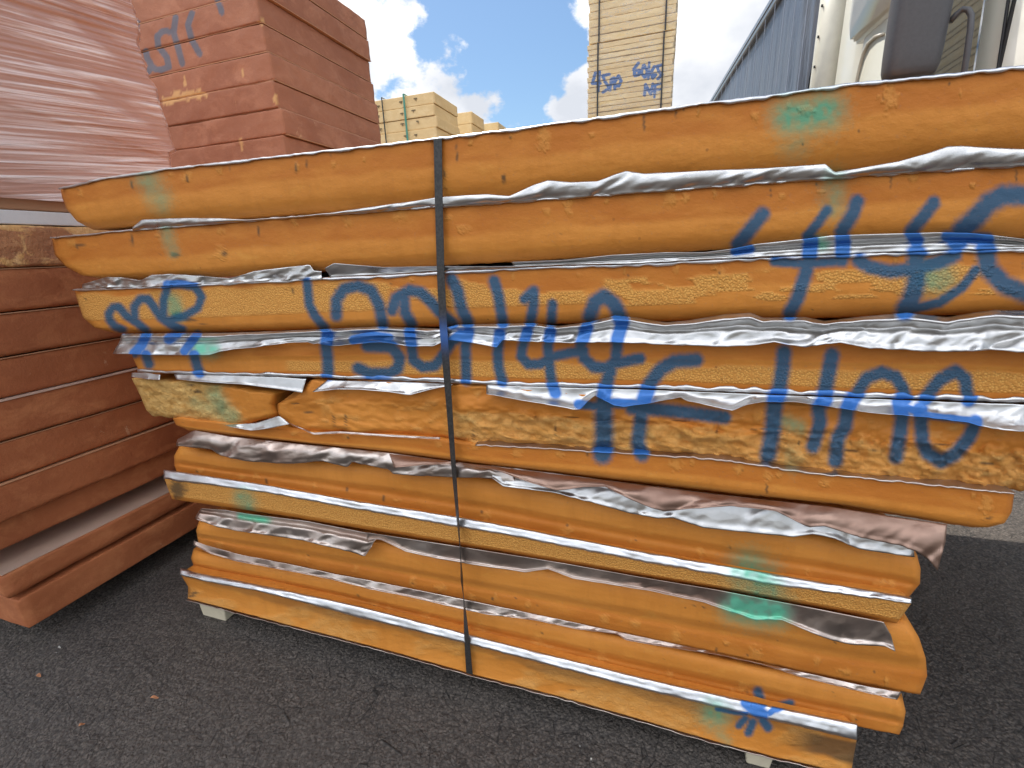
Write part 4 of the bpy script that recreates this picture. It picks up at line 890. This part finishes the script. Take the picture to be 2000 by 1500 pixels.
# ------------------------------------------------------------------ truck
def onT(px, py, outset=0.0):
    r = raydir(px, py); k = (1.797 - outset) / (r[0] + .0803 * r[1]); p = r * k; p[2] += H; return p
def build_truck():
    ang = math.atan(.0803); dv = np.array([-math.sin(ang), math.cos(ang), 0]); nv = np.array([math.cos(ang), math.sin(ang), 0])  # rearward, inward
    P0 = np.array([1.797 * math.cos(ang) ** 2, 1.797 * math.sin(ang) * math.cos(ang), 0])
    def W(s, i, z): p = P0 + dv * s + nv * i; return Vector((p[0], p[1], z))
    def S(px, py): p = onT(px, py) - P0; return float(p @ dv)
    t = empty('truck', W(6, 1.25, 0)); tag(t, 'cream lorry with navy curtain-sided trailer parked behind the right side of the stack', 'truck')
    cream = NT('cream_paint'); cream.set(Base_Color=cream.mix(cream.rng(cream.noise(2, 5), .35, .7), (.70, .69, .60), (.65, .64, .54)), Roughness=.28); cream.p.inputs['Coat Weight'].default_value = .4
    cream2 = plain('cream_fairing', (.58, .56, .47), .4); blk = plain('black_rubber', (.02, .02, .021), .55); gry = plain('grey_plastic', (.066, .066, .070), .46, 0, .0006, 300)
    alu = plain('aluminium_rail', (.38, .38, .38), .35, .6)
    gl = NT('window_glass'); gl.set(Base_Color=(.05, .06, .065), Roughness=.03, Metallic=.0, IOR=1.9); gl.p.inputs['Specular IOR Level'].default_value = 1.0; gl.p.inputs['Coat Weight'].default_value = 1.0
    cu = NT('navy_curtain'); cu.set(Base_Color=cu.mix(cu.rng(cu.noise(1.4, 5, .6, cu.mapping((1, 1, .4))), .35, .7), (.085, .10, .135), (.13, .14, .16)), Roughness=.3, Normal=cu.bump(cu.noise(3, 5, .6, cu.mapping((2, 2, .5))), .03))
    def box(bm, s0, s1, i0, i1, z0, z1, bev=0):
        nb = bmesh.new(); add_box(nb, (s0, i0, z0), (s1, i1, z1), bev, 3)
        for v in nb.verts: v.co = W(v.co.x, v.co.y, v.co.z)
        me = bpy.data.meshes.new('tmp'); nb.to_mesh(me); nb.free(); bm.from_mesh(me); bpy.data.meshes.remove(me)
    def prism(bm, outline, i0, i1, bev=0):
        """outline in (s, z) extruded across the truck"""
        nb = bmesh.new(); a = [nb.verts.new(W(s, i0, z)) for s, z in outline]; c = [nb.verts.new(W(s, i1, z)) for s, z in outline]
        k = len(a); nb.faces.new(a); nb.faces.new(c[::-1])
        for q in range(k): nb.faces.new((a[q], a[(q + 1) % k], c[(q + 1) % k], c[q]))
        bmesh.ops.recalc_face_normals(nb, faces=nb.faces)
        if bev: bmesh.ops.bevel(nb, geom=nb.edges[:], offset=bev, segments=3, affect='EDGES')
        me = bpy.data.meshes.new('tmp'); nb.to_mesh(me); nb.free(); bm.from_mesh(me); bpy.data.meshes.remove(me)
    # trailer
    s1 = S(1592, 80); sE = s1 + 12.5; ZT = H + 3.0
    n = 420; V = []; zr = np.linspace(1.15, ZT - .09, 14); ss = np.r_[np.linspace(s1, s1 + 1.6, 240), np.linspace(s1 + 1.61, sE, 180)]
    for z in zr:
        d = .02 * np.sin(ss * 2.1) * .5 +   .05 * np.exp(-(ss - s1) / .35) * np.sin((ss - s1) * 16 + np.sin(z * 3) * .8) + .006 * np.abs(((ss * 1.3) % 1) - .5)
        V.append([W(s, .02 - q, z) for s, q in zip(ss, d)])
    V = np.array([[tuple(p) for p in r] for r in V]); idx = np.arange(len(zr) * n).reshape(len(zr), n)
    F = np.stack([idx[:-1, :-1], idx[:-1, 1:], idx[1:, 1:], idx[1:, :-1]], -1).reshape(-1, 4).tolist()
    mesh_obj('curtain', V.reshape(-1, 3), F, cu.m, t, True)
    STG = plain('strap_grey', (.30, .34, .42), .5)
    for q in range(24):
        s = s1 + .28 + q * .42
        if s > sE - .1: break
        bm = bmesh.new(); box(bm, s, s + .012, -.028, -.022, 1.16, ZT - .10); bm_obj('curtain_strap', bm, STG, t)
    bm = bmesh.new(); box(bm, s1 - .02, sE, .05, 2.5, 1.12, ZT - .02); bm_obj('trailer_body', bm, plain('trailer_inside', (.25, .25, .26), .6), t)
    bm = bmesh.new(); box(bm, s1 - .03, sE + .03, -.04, .10, ZT - .17, ZT, .03); box(bm, s1 - .03, sE + .03, -.052, -.041, ZT - .10, ZT - .07); bm_obj('roof_rail', bm, alu, t)
    bm = bmesh.new(); box(bm, s1 - .03, sE + .03, -.03, .10, 1.0, 1.12, .01); bm_obj('side_rail', bm, alu, t)
    # trailer front corner column, rounded
    bm = bmesh.new(); sp = S(1634, 60); add_tube(bm, [W(s1 - .12, .12, 1.1), W(s1 - .12, .12, ZT)], .15, 28); bm_obj('corner_column', bm, cream2, t, True)
    for q in range(9): 
        bm = bmesh.new()
        z = 2.3 + q * .25; c = W(s1 - .17, -.025, z); add_tube(bm, [c, c + Vector((-.012, 0, 0))], .012, 10); bm_obj('rivet', bm, blk, t)
    bm = bmesh.new(); box(bm, sp - .02, sp + .1, .25, 2.3, 1.1, ZT, .02); bm_obj('trailer_front_wall', bm, cream2, t)
    # cab
    sr = S(1662, 150); sf = sr - 2.1; pr = onT(1667, 64); zsh = float(pr[2]); su = S(1667, 64); pq = onT(1676, 85); zsh2 = float(pq[2]); zup = float(onT(1775, 5)[2]); 
    bm = bmesh.new(); prism(bm, [(sf, .55), (sf - .05, 1.4), (sf + .12, 2.0), (sf + .45, 3.0), (sr - .22, 3.0), (sr - .10, 2.72), (sr, 2.2), (sr, .75), (sr - .3, .75)], .0, 2.45, .06); bm_obj('cab', bm, cream.m, t, True)
    bm = bmesh.new(); box(bm, sr - .02, sp + .1, .07, 2.2, 1.5, 3.9, .03); bm_obj('rear_fairing', bm, cream.m, t, True)
    zz0 = zsh2
    bm = bmesh.new(); prism(bm, [(su + .02, zsh + .05), (su - .06, zz0), (su - .9, zz0), (sf + .25, zz0), (sf + .45, 3.9), (sr - .2, 4.0), (su + .06, 3.9)], -.05, 2.5, .045); bm_obj('roof_fairing', bm, cream.m, t, True)
    # door seams and moulded groove
    gr = [onT(1728, 66), onT(1712, 71), onT(1698, 84), onT(1688, 105), onT(1681, 130), onT(1674, 160), onT(1664, 200)]
    bm = bmesh.new(); add_tube(bm, [Vector(p) + Vector((-.004, 0, 0)) for p in gr], [.010, .014, .016, .016, .015, .013, .01], 10); bm_obj('moulding', bm, plain('cream_shadow_line', (.50, .47, .38), .4), t, True)
    bm = bmesh.new(); sA = S(1966, 80); box(bm, sA - .006, sA + .006, -.012, .0, .9, 2.9); bm_obj('door_seam', bm, blk, t); bm = bmesh.new(); box(bm, sf + 1.52, sf + 1.53, -.010, .0, .9, 2.6); bm_obj('door_seam', bm, blk, t)
    # window
    w0 = S(1963, 100); w1 = w0 + 1.0
    bm = bmesh.new(); prism(bm, [(w0, 1.78), (w0 + .12, 2.74), (w1, 2.74), (w1, 1.78)], -.020, -.012)
    for v_ in bm.verts:
        q_ = (np.array(v_.co) - P0) @ dv - w1; v_.co += Vector(tuple(nv * .085 * q_)) 
    wo = bm_obj('window', bm, gl.m, t)
    bm = bmesh.new()
    for a, c in [((w0 - .02, 1.76), (w0 + .1, 2.76)), ((w0 + .1, 2.75), (w1 + .01, 2.75)), ((w1 + .01, 2.76), (w1 + .01, 1.76)), ((w1, 1.765), (w0 - .02, 1.765))]:
        add_tube(bm, [W(a[0], -.01, a[1]), W(c[0], -.01, c[1])], .007, 8)
    bm_obj('window_seal', bm, blk, t)
    bm = bmesh.new(); prism(bm, [(sf + .10, 1.95), (sf + .40, 2.85), (sf + .34, 2.87), (sf + .03, 1.97)], .15, 2.3); bm_obj('windscreen', bm, gl.m, t)
    bm = bmesh.new(); box(bm, sf + .5, sf + .66, -.03, .0, 1.45, 1.5, .008); bm_obj('door_handle', bm, blk, t)
    # mirror: tall rounded housing standing out from the cab, plus tubular arm
    Ym = 3.1; a = onY(1744, 60, Ym); c = onY(1858, 60, Ym); zb_ = float(onY(1800, 144, Ym)[2]); x0m, x1m = float(a[0]), float(c[0])
    bm = bmesh.new(); rows = []
    prof = [(0, .80), (.012, .90), (.04, .97), (.1, 1.0), (.3, 1.03), (.55, 1.03), (.7, .98), (.76, .9), (.78, .75)]
    for dzz, sc in prof:
        ring = []
        for q in range(28):
            th = q / 28 * 2 * math.pi; cx = abs(math.cos(th)) ** .55 * math.copysign(1, math.cos(th)); cy = abs(math.sin(th)) ** .8 * math.copysign(1, math.sin(th))
            ring.append(bm.verts.new(((x0m + x1m) / 2 + cx * (x1m - x0m) / 2 * sc, Ym + .07 + cy * (.085 if cy < 0 else .05) * sc, zb_ + dzz)))
        rows.append(ring)
    for q in range(len(rows) - 1):
        for e in range(28): bm.faces.new((rows[q][e], rows[q][(e + 1) % 28], rows[q + 1][(e + 1) % 28], rows[q + 1][e]))
    bm.faces.new(rows[0]); bm.faces.new(rows[-1]); mo = bm_obj('mirror', bm, gry, t, True)
    bm = bmesh.new(); add_box(bm, (x0m + .03, Ym + .118, zb_ + .05), (x1m - .03, Ym + .124, zb_ + .7)); bm_obj('mirror_glass', bm, gl.m, mo)
    arm = [onY(1856, 42, Ym + .05), onY(1868, 28, Ym + .05), onY(1880, 18, Ym + .04), onY(1891, 19, Ym + .03), onY(1897, 30, Ym + .02), onY(1895, 60, Ym), onY(1888, 110, Ym), onY(1880, 160, Ym), onY(1885, 175, Ym)]
    arm = [Vector(p) for p in arm] + [W(S(1930, 175), .02, float(arm[-1][2]))]
    bm = bmesh.new(); add_tube(bm, arm, .013, 12); bm_obj('mirror_arm', bm, gry, mo, True)
    # running gear, out of sight behind the stack
    bm = bmesh.new(); box(bm, sf + .4, sE - .3, .75, 1.75, .75, 1.0, .02); bm_obj('chassis', bm, blk, t)
    bm = bmesh.new(); box(bm, sf - .1, sf + .35, .03, 2.42, .35, .78, .05); bm_obj('bumper', bm, cream2, t, True)
    for lr in (.35, 2.1):
        bm = bmesh.new(); c = W(sf - .06, lr - .13, .95); add_box(bm, (c.x, c.y - .02, .88), (c.x + .28, c.y + .03, 1.05), .02); bm_obj('headlight', bm, gl.m, t)
    for s in (sf + 1.2, sf + 4.3, sE - 1.3, sE - 2.6, sE - 3.9):
        for i in (.0, 2.15):
            bm = bmesh.new(); add_tube(bm, [W(s, i + .02, .5), W(s, i + .05, .5), W(s, i + .27, .5), W(s, i + .3, .5)], [.42, .5, .5, .42], 28); wl = bm_obj('wheel', bm, blk, t)
            bm = bmesh.new(); add_tube(bm, [W(s, i + .0, .5), W(s, i + .32, .5)], .27, 20); bm_obj('rim', bm, alu, wl)
build_truck()

# ------------------------------------------------------------------ litter on the asphalt
LEAF = plain('dry_leaf', (.46, .20, .09), .7); PALE = plain('pale_chip', (.6, .58, .52), .7)
def leaf(px, py, ln, wd, rot, lab, mat=LEAF):
    p = onZ(px, py, .004); bm = bmesh.new(); k = 9; up = []; lo = []
    for i in range(k):
        t = i / (k - 1); w = wd * math.sin(math.pi * min(1, t * 1.05 + .02)) ** .8 * .5 + .0004; x = (t - .5) * ln; z = .003 * math.sin(t * 5)
        up.append(bm.verts.new((x, w, z + .002))); lo.append(bm.verts.new((x, -w, z + .001)))
    for i in range(k - 1): bm.faces.new((up[i], up[i + 1], lo[i + 1], lo[i]))
    r = bmesh.ops.extrude_face_region(bm, geom=bm.faces[:]); bmesh.ops.translate(bm, verts=[v for v in r['geom'] if isinstance(v, bmesh.types.BMVert)], vec=(0, 0, .0012))
    bmesh.ops.rotate(bm, verts=bm.verts, cent=(0, 0, 0), matrix=Matrix.Rotation(rot, 3, 'Z')); bmesh.ops.translate(bm, verts=bm.verts, vec=Vector(p))
    thing_mesh(bm_obj('dry_leaf' if mat is LEAF else 'foam_chip', bm, mat), lab, 'leaf' if mat is LEAF else 'chip')
leaf(302, 1363, .022, .006, .35, 'slender orange leaf on the asphalt in front of the stack')
leaf(76, 1320, .016, .008, .1, 'small orange leaf on the asphalt near the left red stack')
leaf(160, 1416, .012, .006, 1.2, 'tiny orange leaf nearest the bottom left corner')
leaf(116, 1265, .008, .004, .3, 'white chip on the asphalt close to the bottom red board', PALE)
leaf(1155, 1483, .007, .003, 1.4, 'pale yellow chip on the asphalt at the bottom centre', PALE)
